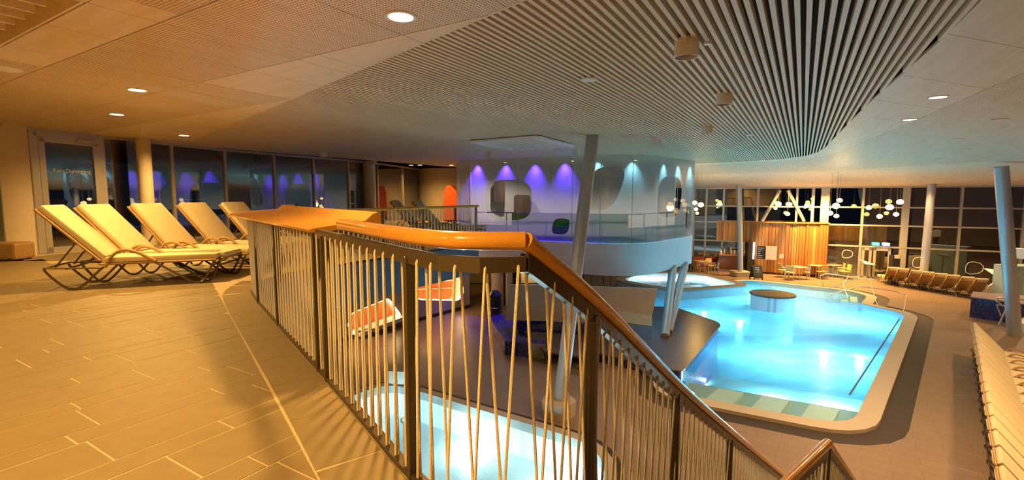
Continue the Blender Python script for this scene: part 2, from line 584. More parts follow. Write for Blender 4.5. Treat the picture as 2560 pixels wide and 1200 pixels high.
def arclen(path):
    s = [0.0]
    for i in range(1, len(path)):
        s.append(s[-1] + (Vector(path[i]) - Vector(path[i - 1])).length)
    return s
def at_len(path, s, q):
    q = max(0, min(q, s[-1]))
    for i in range(1, len(s)):
        if s[i] >= q - 1e-9:
            t = (q - s[i - 1]) / max(1e-9, s[i] - s[i - 1])
            return Vector(path[i - 1]).lerp(Vector(path[i]), t)
    return Vector(path[-1])
def resample(path, n):
    s = arclen(path)
    return [at_len(path, s, s[-1] * i / (n - 1)) for i in range(n)]
def smooth_path(path, it=2, closed=False):
    p = [Vector(q) for q in path]
    for _ in range(it):
        q = [] if closed else [p[0]]
        m = len(p)
        for i in range(m if closed else m - 1):
            a, b = p[i], p[(i + 1) % m]
            q += [a.lerp(b, 0.25), a.lerp(b, 0.75)]
        if not closed: q.append(p[-1])
        p = q
    return p
def rounded(poly, r, n=5):
    out = []
    m = len(poly)
    for i in range(m):
        p, a, b = Vector(poly[i][:2]), Vector(poly[i - 1][:2]), Vector(poly[(i + 1) % m][:2])
        rr = r[i] if isinstance(r, (list, tuple)) else r
        da, db = (a - p), (b - p)
        k = min(rr, da.length * 0.48, db.length * 0.48)
        p0, p1 = p + da.normalized() * k, p + db.normalized() * k
        for j in range(n + 1):
            t = j / n
            out.append(p0 * (1 - t) ** 2 + p * (2 * t * (1 - t)) + p1 * t * t)
    return out
def area2(poly):
    return sum(poly[i - 1][0] * poly[i][1] - poly[i][0] * poly[i - 1][1] for i in range(len(poly))) / 2
def inset(poly, d):
    """move every vertex inwards by d"""
    if area2(poly) < 0: poly = poly[::-1]
    m = len(poly)
    out = []
    for i in range(m):
        p, a, b = Vector(poly[i][:2]), Vector(poly[i - 1][:2]), Vector(poly[(i + 1) % m][:2])
        t0, t1 = (p - a).normalized(), (b - p).normalized()
        n0, n1 = Vector((-t0.y, t0.x)), Vector((-t1.y, t1.x))
        n = (n0 + n1)
        if n.length < 1e-6: n = n0.copy()
        n.normalize()
        out.append(p + n * (d / max(0.4, n.dot(n0))))
    return out
def clip(poly, n, c):
    """keep the part of a 2-d polygon with dot(p, n) <= c"""
    out = []
    for i in range(len(poly)):
        a, b = poly[i - 1], poly[i]
        da, db = a[0] * n[0] + a[1] * n[1] - c, b[0] * n[0] + b[1] * n[1] - c
        if (da <= 0) != (db <= 0):
            t = da / (da - db)
            out.append((a[0] + (b[0] - a[0]) * t, a[1] + (b[1] - a[1]) * t))
        if db <= 0: out.append((b[0], b[1]))
    return out

# ================================================================== PLAN
# edge of the gallery floor = line of the rope railing
EDGE_NEAR = [(0.05, 1.87), (-0.10, 1.83), (-0.27, 1.88), (-0.56, 2.25), (-0.76, 2.54), (-1.07, 2.98), (-1.42, 3.47), (-1.79, 3.98), (-2.37, 4.78), (-3.10, 5.79), (-3.50, 6.38), (-3.72, 6.85), (-3.80, 7.35)]
EDGE_FAR = [(-3.80, 7.35), (-3.77, 7.85), (-3.60, 8.3), (-3.2, 9.0), (-2.1, 11.0), (-0.97, 13.0)]
WIN_L = [Vector((-11.3, 6.0)), Vector((-10.7, 9.9)), Vector((-10.0, 13.2)), Vector((-9.3, 15.6)), Vector((-6.4, 21.0)), Vector((-5.0, 27.7))]
FRONT_A, FRONT_B = Vector((36.0, 21.5)), Vector((3.0, 38.35))   # far glass front

def front_pt(x):
    """point of the far glass front seen at image column x"""
    k = (x - 1280) / FPX
    d = FRONT_B - FRONT_A
    # (A.x + d.x t) = k (A.y + d.y t)
    t = (k * FRONT_A.y - FRONT_A.x) / (d.x - k * d.y)
    return FRONT_A + d * t

# ------------------------------------------------------------------ lower floor and pools
def px_poly(pts, z): return [P(x, y, z) for x, y in pts]

main_pool = rounded([P(1672, 985, ZL), P(2128, 1072, ZL), P(2264, 787, ZL), P(2152, 762, ZL), P(2168, 742, ZL), P(2120, 729, ZL), P(1870, 702, ZL), P(1600, 735, ZL), P(1600, 820, ZL), P(1676, 925, ZL)],
                    [0.6, 0.8, 0.7, 0.35, 0.5, 0.9, 1.0, 1.0, 0.6, 0.3])
main_pool = [(p.x, p.y) for p in main_pool]
near_pool = [(p.x, p.y) for p in rounded([(-4.3, 11.0), (-3.35, 12.45), (1.75, 9.15), (1.6, 7.6), (-1.0, 6.3), (-5.3, 9.6)], [0.6, 1.1, 0.9, 0.6, 0.6, 0.6])]
whirl_out = [(p.x, p.y) for p in rounded([P(1884, 714, -3.2), P(1693, 729, -3.2), P(1590, 713, -3.2), P(1530, 699, -3.2), P(1590, 680, -3.2), P(1700, 679, -3.2), P(1765, 685, -3.2), P(1815, 697, -3.2)], [0.9, 0.8, 0.8, 0.8, 0.8, 0.8, 0.8, 0.8])]
hall = [(-14, -3), (36, -3), (36, 21.5), (3, 38.4), (-8, 38.4), (-14, 20)]
RIM_OUT = 0.42
mp_out = inset(main_pool, -RIM_OUT)
mp_grate = inset(main_pool, -RIM_OUT - 0.5)
np_out = inset(near_pool, -0.22)

fl = MB().sheet(hall, ZL, holes=[[(p[0], p[1]) for p in mp_grate], [(p[0], p[1]) for p in np_out]]).build('floor', M['floor_low'], fix=False, kind='structure')

def pool(nm, poly, rim_out, depth, mat_f, mat_w, matwall, rimz, label, wz=None):
    c = sum((Vector(p) for p in poly), Vector((0, 0))) / len(poly)
    t = thing(nm, label, 'pool', (c.x, c.y, ZL - depth))
    MB().sheet(poly, ZL - depth).build('basin_floor', mat_f, t, fix=False)
    MB().wallstrip(poly[::-1] if area2(poly) > 0 else poly, ZL - depth, ZL + rimz).build('basin_wall', matwall, t, fix=False)
    MB().prism([(p[0], p[1]) for p in rim_out], ZL - 0.15, ZL + rimz, holes=[poly]).build('rim', M['rim'], t, smooth=True)
    if mat_w: MB().sheet(poly, wz if wz is not None else ZL + rimz - 0.015).build('water', mat_w, t, fix=False)
    return t

mp = pool('swimming_pool', main_pool, mp_out, 1.35, M['pool_blue'], None, M['pool_blue'], 0.06, 'large free-form turquoise pool with a wide cream rim')
MB().prism([(p[0], p[1]) for p in mp_grate], ZL - 0.2, ZL - 0.02, holes=[[(p[0], p[1]) for p in mp_out]]).build('overflow_grate', M['grate'], mp)
# submerged ledge along the near edge, with paler steps
lp = [P(1640, 975, ZL), P(1760, 976, ZL), P(2135, 1020, ZL), P(2128, 1072, ZL)]
c0, c1, c2, c3 = P(1672, 985, ZL), P(2128, 1072, ZL), P(2142, 1025, ZL), P(1700, 968, ZL)
dn = (c1 - c0); dn.normalize()
nn = Vector((-dn.y, dn.x, 0))
L_led = (c1 - c0).length
cl_ = c0.x * nn.x + c0.y * nn.y + 1.75
MB().sheet(clip(main_pool, (nn.x, nn.y), cl_), ZL + 0.045).build('shallow_water', M['water_clear'], mp, fix=False)
deep_ = clip(main_pool, (-nn.x, -nn.y), -cl_)
bt_ = (P(2060, 748, ZL) - P(2158, 750, ZL)); bt_.normalize()
bs_ = (P(2166, 742, ZL) - P(2152, 760, ZL)); bs_.normalize()
bo_ = P(2152, 760, ZL)
bc_t, bc_s = bo_.dot(Vector((bt_.x, bt_.y, 0))) + 2.5, bo_.dot(Vector((bs_.x, bs_.y, 0))) + 0.05
right_ = clip(deep_, (bt_.x, bt_.y), bc_t)
MB().sheet(clip(deep_, (-bt_.x, -bt_.y), -bc_t), ZL + 0.045).build('water', M['water'], mp, fix=False)
MB().sheet(clip(right_, (bs_.x, bs_.y), bc_s), ZL + 0.045).build('water', M['water'], mp, fix=False)
MB().sheet(clip(right_, (-bs_.x, -bs_.y), -bc_s), ZL + 0.045).build('shallow_water', M['water_clear'], mp, fix=False)
q = [c0 + dn * 0.15 + nn * 0.05, c1 - dn * 0.45 + nn * 0.05, c1 + dn * 0.0 + nn * 0.45, c1 + dn * 0.55 + nn * 1.75, c0 + dn * 0.25 + nn * 1.75]
MB().prism([(p.x, p.y) for p in q], ZL - 1.33, ZL - 0.26).build('ledge', mat('ledge_tile', (0.34, 0.42, 0.40), .4, col2=(.38, .46, .44)), mp)
for k in range(4):
    a = c0 + dn * (0.7 + k * 1.05) + nn * 0.12
    MB().prism([(p.x, p.y) for p in (a, a + dn * 0.62, a + dn * 0.95 + nn * 1.35, a + dn * 0.33 + nn * 1.35)], ZL - 0.26, ZL - 0.17).build('bubble_seat', mat('bubble_seat_tile', (.75, .74, .68), .4, col2=(.70, .69, .63)), mp)
# steps at the far bay
s0, s1 = P(2152, 760, ZL), P(2166, 742, ZL)
sd = (s1 - s0).normalized()
tow = (P(2060, 748, ZL) - P(2158, 750, ZL)); tow.z = 0; tow.normalize()
b0, b1 = P(2154, 761, ZL), P(2125, 731, ZL)
for k in range(6):
    o = tow * (0.15 + 0.42 * k)
    a = P(2152, 759, ZL) + o + Vector((0.2, 0.2, 0)); b = P(2150, 736, ZL) + o
    z = ZL - 0.14 - 0.17 * k
    MB().prism([(p.x, p.y) for p in (a, a + tow * 0.41, b + tow * 0.41, b)], ZL - 1.33, z).build('step', M['pool_white'], mp); stp = C.objects[-1]
    MB().beam(a + tow * 0.38 + Vector((0, 0, z - a.z + 0.006)), b + tow * 0.38 + Vector((0, 0, z - b.z + 0.006)), 0.06, 0.012).build('step_edge', M['mosaic'], stp)
# dark drain and grab bar
dr = P(1956, 938, ZL - 1.35)
MB().box((dr.x, dr.y, ZL - 1.34), (0.42, 0.26, 0.02), rz=-0.25).build('drain', M['grate'], mp)
g0, g1 = P(2142, 995, ZL), P(2258, 800, ZL)
MB().tube([g0 + Vector((-.12, .1, .03)), g1 + Vector((-.12, .05, .03))], 0.022, 6).build('grab_bar', M['steel_brown'], mp)

npool = pool('children_pool', near_pool, np_out, 0.75, M['pool_white'], M['water_clear'], M['pool_white'], 0.05, 'small bright white-tiled pool below the rope railing')
MB().prism([(p[0], p[1]) for p in inset(near_pool, -0.36)], ZL - 0.1, ZL + 0.02, holes=[[(p[0], p[1]) for p in np_out]]).build('overflow_grate', M['grate'], npool)

# whirlpool
wi = inset(whirl_out, 0.5)
wc = sum((Vector(p) for p in whirl_out), Vector((0, 0))) / len(whirl_out)
wt = thing('whirlpool', 'raised bubbling whirlpool with a brown rim beyond the steel legs', 'pool', (wc.x, wc.y, ZL - 0.6))
MB().wallstrip(inset(whirl_out, 0.08), ZL - 0.6, -3.22).build('basin_wall', mat('whirlpool_side', (0.50, 0.54, 0.56), 0.4, col2=(0.46, 0.5, 0.53), scale=(2, 2, 2)), wt, smooth=True)
MB().prism(whirl_out, -3.25, -3.17, holes=[[(p[0], p[1]) for p in wi]]).build('rim', mat('whirlpool_rim', (0.34, 0.25, 0.17), 0.35, col2=(0.38, 0.28, 0.2)), wt)
MB().sheet([(p[0], p[1]) for p in wi], -3.75).wallstrip([(p[0], p[1]) for p in wi][::-1], -3.75, -3.2).build('basin', M['pool_white'], wt, fix=False)
MB().sheet([(p[0], p[1]) for p in wi], -3.21).build('water', M['water_foam'], wt, fix=False)

# round island
ic = P(1931, 733, -2.98)
isl = thing('pool_island', 'round white waterfall island with a dark wooden top standing in the pool', 'island', (ic.x, ic.y, ZL - 1.35))
MB().lathe([(0.86, ZL - 1.35), (0.86, -3.06), (0.82, -3.02)], (ic.x, ic.y, 0), 40).build('skirt', M['white'], isl, smooth=True)
MB().lathe([(0.0, -2.98), (0.90, -2.98), (0.92, -3.0), (0.92, -3.04), (0.0, -3.05)], (ic.x, ic.y, 0), 40).build('top', mat('dark_wood_top', (0.13, 0.09, 0.055), 0.4, col2=(0.10, 0.07, 0.04), scale=(3, 12, 3)), isl, smooth=True)
vdir = Vector((-ic.x, -ic.y, 0)).normalized()
for sgn in (-0.13, 0.13):
    pp = Vector((ic.x, ic.y, 0)) + vdir * 0.87 + Vector((-vdir.y, vdir.x, 0)) * sgn
    MB().box((pp.x, pp.y, -3.4), (0.06, 0.03, 0.62), rz=math.atan2(vdir.y, vdir.x) + math.pi / 2).build('spout', M['column_grey'], isl)

# brown wet deck with blue mosaic sides
DZ = -3.42
deck = rounded([P(1806, 808, DZ), P(1706, 930, DZ), P(1480, 880, DZ), P(1450, 830, DZ), P(1610, 765, DZ), P(1690, 768, DZ)], [0.5, 0.3, 0.4, 0.4, 0.4, 0.4])
deck = [(p.x, p.y) for p in deck]
dk = thing('pool_deck_platform', 'brown wet platform with blue mosaic edge jutting into the pool', 'platform', (deck[0][0] - 2, deck[0][1] - 2, ZL))
MB().prism(deck, DZ - 0.03, DZ).build('top', M['deck_brown'], dk)
MB().prism(inset(deck, 0.06), ZL - 1.35, DZ - 0.03).build('side', M['mosaic'], dk)

# ------------------------------------------------------------------ gallery floor
edge = [Vector(p) for p in EDGE_NEAR[:-1]] + [Vector(p) for p in EDGE_FAR]
stair_dir = Vector((0.52, 0.85)).normalized()
stair_right = Vector((stair_dir.y, -stair_dir.x))
top_r = Vector((0.05, 1.87)) + stair_right * 1.35
gal = [(top_r.x, top_r.y)] + [(p.x, p.y) for p in edge] + [(-1.6, 15.0), (-2.4, 20.4), (-2.6, 24), (-4.9, 28)] + [(p.x, p.y) for p in WIN_L[::-1]] + [(-11.5, -3.0), (1.5, -3.0)]
gfl = struct_root('floor_gallery')
MB().prism(gal, -0.09, -0.002).build('screed', M['grout'], gfl)
MB().prism(gal, -0.45, -0.09).build('slab', M['navy'], gfl)
# blue fascia along the opening, and below the far railing
fp = [Vector((p[0], p[1], 0)) for p in EDGE_FAR] + [Vector((-1.5, 15.0, 0))]
MB().sweep(fp, [(0.0, -0.78), (0.06, -0.78), (0.06, -0.005), (0.0, -0.005)]).build('fascia', M['navy'], gfl)
fp = [Vector((p[0], p[1], 0)) for p in EDGE_NEAR]
MB().sweep(fp, [(0.0, -0.45), (0.05, -0.45), (0.05, -0.005), (0.0, -0.005)]).build('fascia', M['steel_brown'], gfl)

# tiles: courses of two widths running along E1, cut by a border parallel to the railing
rl0, rl1 = Vector((-0.56, 2.25)), Vector((-3.10, 5.79))
rd = (rl1 - rl0).normalized()
rn = Vector((rd.y, -rd.x))             # towards the opening
cut_c = rl0.dot(rn) - 0.36
cut2_n = Vector((0.86, 0.51)); cut2_c = Vector((-3.80, 7.35)).dot(cut2_n) - 0.40
cut3_n = Vector((0.87, -0.485)); cut3_c = Vector((-3.6, 8.3)).dot(cut3_n) - 0.36
tiles_far = MB()
tiles = []
b = -4.0
row = 0
while b < 13.5:
    wd = 0.355 if row % 2 == 0 else 0.172
    ln = 0.9 if row % 2 == 0 else 0.75
    a = -6.0 - random.random() * ln
    while a < 13:
        g = 0.0055
        poly = [xy(a + g, b + g), xy(a + ln - g, b + g), xy(a + ln - g, b + wd - g), xy(a + g, b + wd - g)]
        cx, cy = sum(p[0] for p in poly) / 4, sum(p[1] for p in poly) / 4
        ok = cy > -2.8 and cx > -10.6 and cx < 1.3 and (cy < 9.5)
        if ok:
            poly = clip(poly, rn, cut_c)
            if len(poly) >= 3 and cy > 5.6: poly = clip(poly, cut2_n, cut2_c)
            if len(poly) >= 3 and cy < 2.2 and cx > -0.6: poly = clip(poly, (0, 1), 1.5)
            if len(poly) >= 3 and abs(area2(poly)) > 0.004:
                key = (cx + 1.2) ** 2 + (cy - 2.6) ** 2 + (200 if cy < 0.9 else 0)
                tiles.append((key, poly))
        a += ln
    b += wd
    row += 1
tiles.sort(key=lambda t: t[0])
for i, (k, poly) in enumerate(tiles):
    if i < 290: MB().prism(poly, -0.012, random.uniform(-0.0008, 0.0006)).build('tile', M['tile'], gfl, fix=False)
    else: tiles_far.prism(poly, -0.012, 0.0)
tiles_far.prism([(p[0], p[1]) for p in [(-10.4, 9.55), (-4.2, 9.55), (-2.7, 11.4), (-1.5, 13.6), (-2.4, 19), (-5.5, 26), (-6.6, 21), (-9.3, 15.4)]], -0.012, 0.0)
tiles_far.build('far_tiles', M['tile'], gfl, fix=False, kind='stuff')
# border tiles along the railing
path = [Vector((p[0], p[1], 0)) for p in EDGE_NEAR[2:]]
sl = arclen(path)
qn = 0.0
while qn < sl[-1] - 0.2:
    q1 = min(qn + 0.62, sl[-1])
    pts = [at_len(path, sl, qn + 0.004), at_len(path, sl, (qn + q1) / 2), at_len(path, sl, q1 - 0.004)]
    tt = (pts[2] - pts[0]).normalized()
    nr = Vector((tt.y, -tt.x, 0))
    inner = [p - nr * 0.352 for p in pts]
    outer = [p - nr * 0.03 for p in pts]
    poly = [(p.x, p.y) for p in inner + outer[::-1]]
    if area2(poly) < 0: poly = poly[::-1]
    MB().prism(poly, -0.012, 0.0).build('border_tile', M['tile'], gfl, fix=False)
    qn = q1

# ------------------------------------------------------------------ railings
P_HOLE = 0.120
def ropes(t, path, zt, zb, pitch, jitter=0.0, r=0.0065):
    s = arclen(path)
    n = int(s[-1] / pitch)
    for i in range(n):
        a = at_len(path, s, (i + 0.25) * pitch)
        bb = at_len(path, s, (i + 0.75) * pitch)
        cc = at_len(path, s, min(s[-1], (i + 1.25) * pitch))
        tg = (cc - a); tg.z = 0
        tg.normalize()
        nr = Vector((tg.y, -tg.x, 0))
        for up, o in ((a, -0.024), (cc, 0.020)):
            p0 = up + Vector((0, 0, zt)) + nr * o
            p1 = bb + Vector((0, 0, zb)) + nr * (o * 0.3)
            p0b = up + Vector((0, 0, zt + 0.018)) + nr * (o * 0.55)
            MB().tube([p0b, p0, p1], r, 6, cap=False).build('rope', M['rope'], t, smooth=True, fix=False)

def post(t, p, tg, z0, z1, w_=0.05, th=0.018, off=0.0):
    tg = Vector((tg.x, tg.y, 0)).normalized()
    nr = Vector((tg.y, -tg.x, 0))
    pp = p + nr * off
    MB().box((pp.x, pp.y, (z0 + z1) / 2), (w_, th, z1 - z0), rz=math.atan2(nr.y, nr.x)).build('post', M['steel_brown'], t, bevel=0.002, seg=1)

# near railing --------------------------------------------------------
near_path = [Vector((p[0], p[1], 0)) for p in EDGE_NEAR]
near_s = resample(near_path, 40)
gr = thing('rope_railing', 'gallery rope railing with amber wooden handrail and broad wooden shelf', 'railing', (-1.42, 3.47, 0))
MB().sweep(near_s, [(-0.025, 0.0), (0.02, 0.0), (0.02, 0.03), (-0.025, 0.03)]).build('bottom_channel', M['steel_brown'], gr)
MB().sweep(near_s, [(-0.022, 1.005), (0.022, 1.005), (0.022, 1.065), (-0.022, 1.065)]).build('top_bar', M['steel_brown'], gr)
ropes(gr, near_s, 1.02, 0.025, P_HOLE)
sn = arclen(near_s)
for q in (0.62, 2.07, 2.30, 3.85, 5.1, 6.2):
    p = at_len(near_s, sn, q)
    post(gr, p, at_len(near_s, sn, q + 0.05) - at_len(near_s, sn, q - 0.05), 0.0, 1.03, w_=0.06, th=0.03)
hr = smooth_path([Vector((p[0], p[1], 1.125)) for p in [(0.05, 1.87), (-0.12, 1.86), (-0.27, 1.90), (-0.56, 2.25), (-1.05, 2.96)]], 3)
MB().tube(hr, 0.037, 16).build('handrail', M['rail_wood'], gr, smooth=True)
# shelf: tilted wide board with raised lip on the opening side
sh_path = [p for p in near_s if p.y > 3.2]
sh_path = [at_len(near_s, sn, 2.22)] + [p for i, p in enumerate(near_s) if sn[i] > 2.3]
nsh = len(sh_path)
vs, fs = [], []
for i, p in enumerate(sh_path):
    t = sh_path[min(i + 1, nsh - 1)] - sh_path[max(i - 1, 0)]
    t.z = 0; t.normalize()
    nr = Vector((t.y, -t.x, 0))
    f = i / (nsh - 1)
    inn = -0.06 - 0.20 * f
    out = 0.46
    prof = [(inn, 1.045), (inn - 0.004, 1.062), (inn + 0.03, 1.072), (out - 0.12, 1.115), (out - 0.06, 1.165), (out - 0.02, 1.178), (out, 1.16), (out, 1.085), (out - 0.08, 1.068), (0.0, 1.045)]
    for o, z in prof: vs.append(p + nr * o + Vector((0, 0, z)))
K = 10
for i in range(nsh - 1):
    for k in range(K): fs.append((i * K + k, (i + 1) * K + k, (i + 1) * K + (k + 1) % K, i * K + (k + 1) % K))
fs.append(tuple(range(K))); fs.append(tuple((nsh - 1) * K + k for k in range(K - 1, -1, -1)))
MB().add(vs, fs).build('wooden_shelf', M['rail_wood'], gr, smooth=True, sharp=35)
# turnbuckle on one strand
tb = P(993, 1180, 0.0) + Vector((0.03, 0.04, 0))
tbo = MB().tube([tb + Vector((0, 0, 0.02)), tb + Vector((0.0, 0, 0.22))], 0.006, 8).build('turnbuckle', M['steel'], gr, smooth=True)
ring = [tb + Vector((0.016 * math.cos(g), 0, 0.236 + 0.016 * math.sin(g))) for g in [2 * math.pi * k / 12 for k in range(12)]]
MB().tube(ring, 0.004, 6, closed=True).build('turnbuckle_ring', M['steel'], tbo, smooth=True)

# far railing ---------------------------------------------------------
far_path = [Vector((p[0], p[1], 0)) for p in EDGE_FAR]
far_s = resample(far_path, 24)
fr = thing('rope_railing', 'distant rope railing with a narrow handrail ending beside the frosted glass room', 'railing', (-2.1, 11.0, 0))
MB().sweep(far_s, [(-0.025, 0.0), (0.02, 0.0), (0.02, 0.03), (-0.025, 0.03)]).build('bottom_channel', M['steel_brown'], fr)
MB().sweep(far_s, [(-0.05, 1.0), (0.08, 1.0), (0.10, 1.03), (0.08, 1.06), (-0.05, 1.06)]).build('handrail', M['rail_wood'], fr)
M['rope_far'] = M['rope']
ropes(fr, far_s, 0.99, 0.025, 0.12)
sf = arclen(far_s)
for k in range(6):
    q = 0.3 + k * 1.28
    p = at_len(far_s, sf, q)
    post(fr, p, at_len(far_s, sf, q + 0.05) - at_len(far_s, sf, q - 0.05), 0.0, 1.0, w_=0.06, th=0.03)

# stair railing: follow the image curve with a constant stair pitch -----
def follow(start, pixels, slope):
    pts = [start]
    for x, y in pixels:
        r = ray(x, y)
        best = None
        for k in range(1, 4000):
            d = pts[-1].y + k * 0.0025
            p = Vector((r.x / r.y * d, d, EYE + r.z / r.y * d))
            h = math.hypot(p.x - pts[-1].x, p.y - pts[-1].y)
            e = abs((pts[-1].z - p.z) - slope * h)
            if best is None or e < best[0]: best = (e, p)
        pts.append(best[1])
    return pts
st = follow(Vector((0.05, 1.87, 1.125)), [(1400, 672), (1500, 762), (1600, 866), (1700, 968), (1800, 1056), (1900, 1140), (1960, 1190)], 0.62)
last = st[-1] - st[-2]
st.append(st[-1] + last * 1.2)
st.append(st[-1] + last.normalized() * 0.8)
sp_ = [st[0]] + resample(smooth_path(st, 2), 40)[1:]
sr = thing('stair_railing', 'rope stair railing with amber handrail running down to the pool hall', 'railing', (st[2].x, st[2].y, st[2].z - 1.1))
MB().tube(sp_, 0.037, 16).build('handrail', M['rail_wood'], sr, smooth=True)
MB().sweep(sp_, [(-0.022, -0.12), (0.022, -0.12), (0.022, -0.05), (-0.022, -0.05)]).build('top_bar', M['steel_brown'], sr)
MB().sweep(sp_, [(-0.022, -1.12), (0.022, -1.12), (0.022, -1.06), (-0.022, -1.06)]).build('bottom_channel', M['steel_brown'], sr)
ropes(sr, sp_, -0.09, -1.08, 0.150)
ss = arclen(sp_)
def q_at(px): return min((abs(1280 + at_len(sp_, ss, k * .02).x / at_len(sp_, ss, k * .02).y * FPX - px), k * .02) for k in range(int(ss[-1] / .02)))[1]
for q in (q_at(1483), q_at(1706), q_at(1850)):
    p = at_len(sp_, ss, q)
    post(sr, p, at_len(sp_, ss, q + 0.05) - at_len(sp_, ss, q - 0.05), p.z - 1.2, p.z - 0.08, w_=0.06, th=0.03)

# stairs below the railing (treads mostly out of view)
stairs = thing('staircase', 'brown tiled staircase running down beside the rope stair railing', 'stairs', (st[1].x, st[1].y, ZL))
nst = 22
for k in range(nst):
    z = -(k + 1) * 3.7 / (nst + 1)
    # station on the rail where rail height is z + 1.1
    pr = min(sp_, key=lambda v: abs(v.z - (z + 1.12)))
    i = sp_.index(pr)
    tg = (sp_[min(i + 1, 39)] - sp_[max(i - 1, 0)]); tg.z = 0; tg.normalize()
    rr = Vector((tg.y, -tg.x, 0))
    a = Vector((pr.x, pr.y, 0)) - tg * 0.18 + rr * 0.03
    poly = [a, a + tg * 0.32, a + tg * 0.32 + rr * 1.15, a + rr * 1.15]
    MB().prism([(p.x, p.y) for p in poly], z - 0.18, z).build('tread', M['tile'], stairs)
# right-hand railing of the stairs
apx = PD(2070, 1107, 3.75)
lw_ = PD(2004, 1212, 3.40)
lw_.z = apx.z
rend = PD(2128, 1192, 4.7)
rend2 = rend + (rend - apx) * 0.9
r2 = thing('stair_railing', 'second amber stair handrail with a peaked bend on the outer side of the stairs', 'railing', (apx.x, apx.y, apx.z - 1.1))
lower = lw_ + (lw_ - apx) * 1.2
MB().tube([lower, lw_, apx], 0.037, 14).build('handrail', M['rail_wood'], r2, smooth=True)
MB().tube([apx, rend, rend2], 0.03, 12).build('handrail', M['rail_wood'], r2, smooth=True)
for seg in ([lower, lw_, apx], [apx, rend, rend2]):
    MB().sweep(seg, [(-0.02, -0.10), (0.02, -0.10), (0.02, -0.03), (-0.02, -0.03)]).build('top_bar', M['steel_brown'], r2)
    MB().sweep(seg, [(-0.02, -1.1), (0.02, -1.1), (0.02, -1.05), (-0.02, -1.05)]).build('bottom_channel', M['steel_brown'], r2)
    ropes(r2, seg, -0.09, -1.07, 0.08)
post(r2, apx, rend - apx, apx.z - 1.12, apx.z - 0.05, w_=0.05, th=0.03)

# ------------------------------------------------------------------ ceiling
ceil = struct_root('ceiling')
# slat field outline in (a, b)
slat_px_left = [(1280, 17), (900, 175), (700, 262), (550, 325)]
left_ab = [ab(P(x, y, ZC)) for x, y in slat_px_left]
l0, l1 = left_ab[0], left_ab[-1]
def left_a(b_): return l0[0] + (l1[0] - l0[0]) * (b_ - l0[1]) / (l1[1] - l0[1])     # the slats begin at a > left_a(b)
right_px = [(2460, 0), (2330, 120), (2180, 250), (2100, 330), (2060, 372), (2030, 388), (1980, 396), (1880, 403), (1740, 409)]
right_ab = [ab(P(x, y, ZC)) for x, y in right_px]
far_ab = [(23.9, 8.0), (23.4, 12.0), (22.0, 16.0)]
RAB = [(-6.0, right_ab[0][1] - 0.05)] + right_ab + far_ab          # outer edge, ordered from near to far
# left window line in (a, b)
winab = [ab(Vector((p.x, p.y, 0))) for p in WIN_L]
def a_range(b_):
    lo = left_a(b_) if b_ > l0[1] - 8 else -6
    lo = max(lo, -5.0)
    hi = None
    for i in range(1, len(RAB)):
        (a0, b0_), (a1, b1_) = RAB[i - 1], RAB[i]
        if (b0_ - b_) * (b1_ - b_) <= 0 and abs(b0_ - b1_) > 1e-6:
            a = a0 + (a1 - a0) * (b_ - b0_) / (b1_ - b0_)
            hi = a if hi is None else max(hi, a)
    return lo, hi
bmin = min(p[1] for p in RAB)
sp = 0.084
nsl = 0
b = bmin + 0.02
sl_mesh = None
while b < 15.8:
    lo, hi = a_range(b)
    # several entries near the right edge: the edge bends back; keep the last crossing
    if hi is not None:
        if b < right_ab[0][1] + 0.3:
            xs = []
            for i in range(1, len(RAB)):
                (a0, b0_), (a1, b1_) = RAB[i - 1], RAB[i]
                if (b0_ - b) * (b1_ - b) <= 0 and abs(b0_ - b1_) > 1e-6:
                    xs.append(a0 + (a1 - a0) * (b - b0_) / (b1_ - b0_))
            xs.sort()
            if len(xs) >= 2 and len(xs) % 2 == 0: lo = xs[-2]
        if hi - lo > 0.15:
            x0, y0 = xy(lo, b); x1, y1 = xy(hi, b)
            MB().beam((x0, y0, ZC + 0.045), (x1, y1, ZC + 0.045), 0.040, 0.09).build('slat', M['slat'], ceil, fix=False)
            nsl += 1
    b += sp
# dark void above the slats
MB().box((8, 15, ZC + 0.34), (60, 50, 0.04)).build('deck_above', M['backing'], ceil)
MB().sweep([Vector((*xy(left_a(bb) - 0.015, bb), ZC)) for bb in (-3.5, 4, 16)], [(-0.01, 0), (0.01, 0), (0.01, 0.14), (-0.01, 0.14)]).build('edge_trim', M['grille_wood'], ceil)

# left panels
a_br = [-5.0, -1.6, 1.62, 2.12, 3.45, 4.75, 7.2, 10.0]
b_br = [-3.4, -2.2, -1.0, 0.2, 1.4, 2.1, 3.28, 4.5, 4.85, 5.75, 6.92, 7.66, 8.8, 10.0, 11.2, 12.4, 13.6, 14.8, 16.0]
for i in range(len(a_br) - 1):
    for j in range(len(b_br) - 1):
        a0, a1, b0_, b1_ = a_br[i], a_br[i + 1], b_br[j], b_br[j + 1]
        ca, cb_ = (a0 + a1) / 2, (b0_ + b1_) / 2
        if -1.6 <= ca <= 1.62 and 4.85 <= cb_ <= 6.92: continue
        g = 0.004
        poly = [(a0 + g, b0_ + g), (a1 - g, b0_ + g), (a1 - g, b1_ - g), (a0 + g, b1_ - g)]
        # keep a <= left_a(b) - 0.03
        kk = (l1[0] - l0[0]) / (l1[1] - l0[1])
        poly = clip(poly, (1, -kk), l0[0] - kk * l0[1] - 0.03)
        if len(poly) < 3 or abs(area2(poly)) < 0.01: continue
        plain = (ca > 3.45 and cb_ < 7.0) or (ca < 2.12 and 4.5 < cb_ < 7.7) or ca > 4.75
        pts = [xy(*p) for p in poly]
        MB().prism(pts, ZC, ZC + 0.025).build('panel', M['veneer'] if plain else M['perf'], ceil, fix=False)

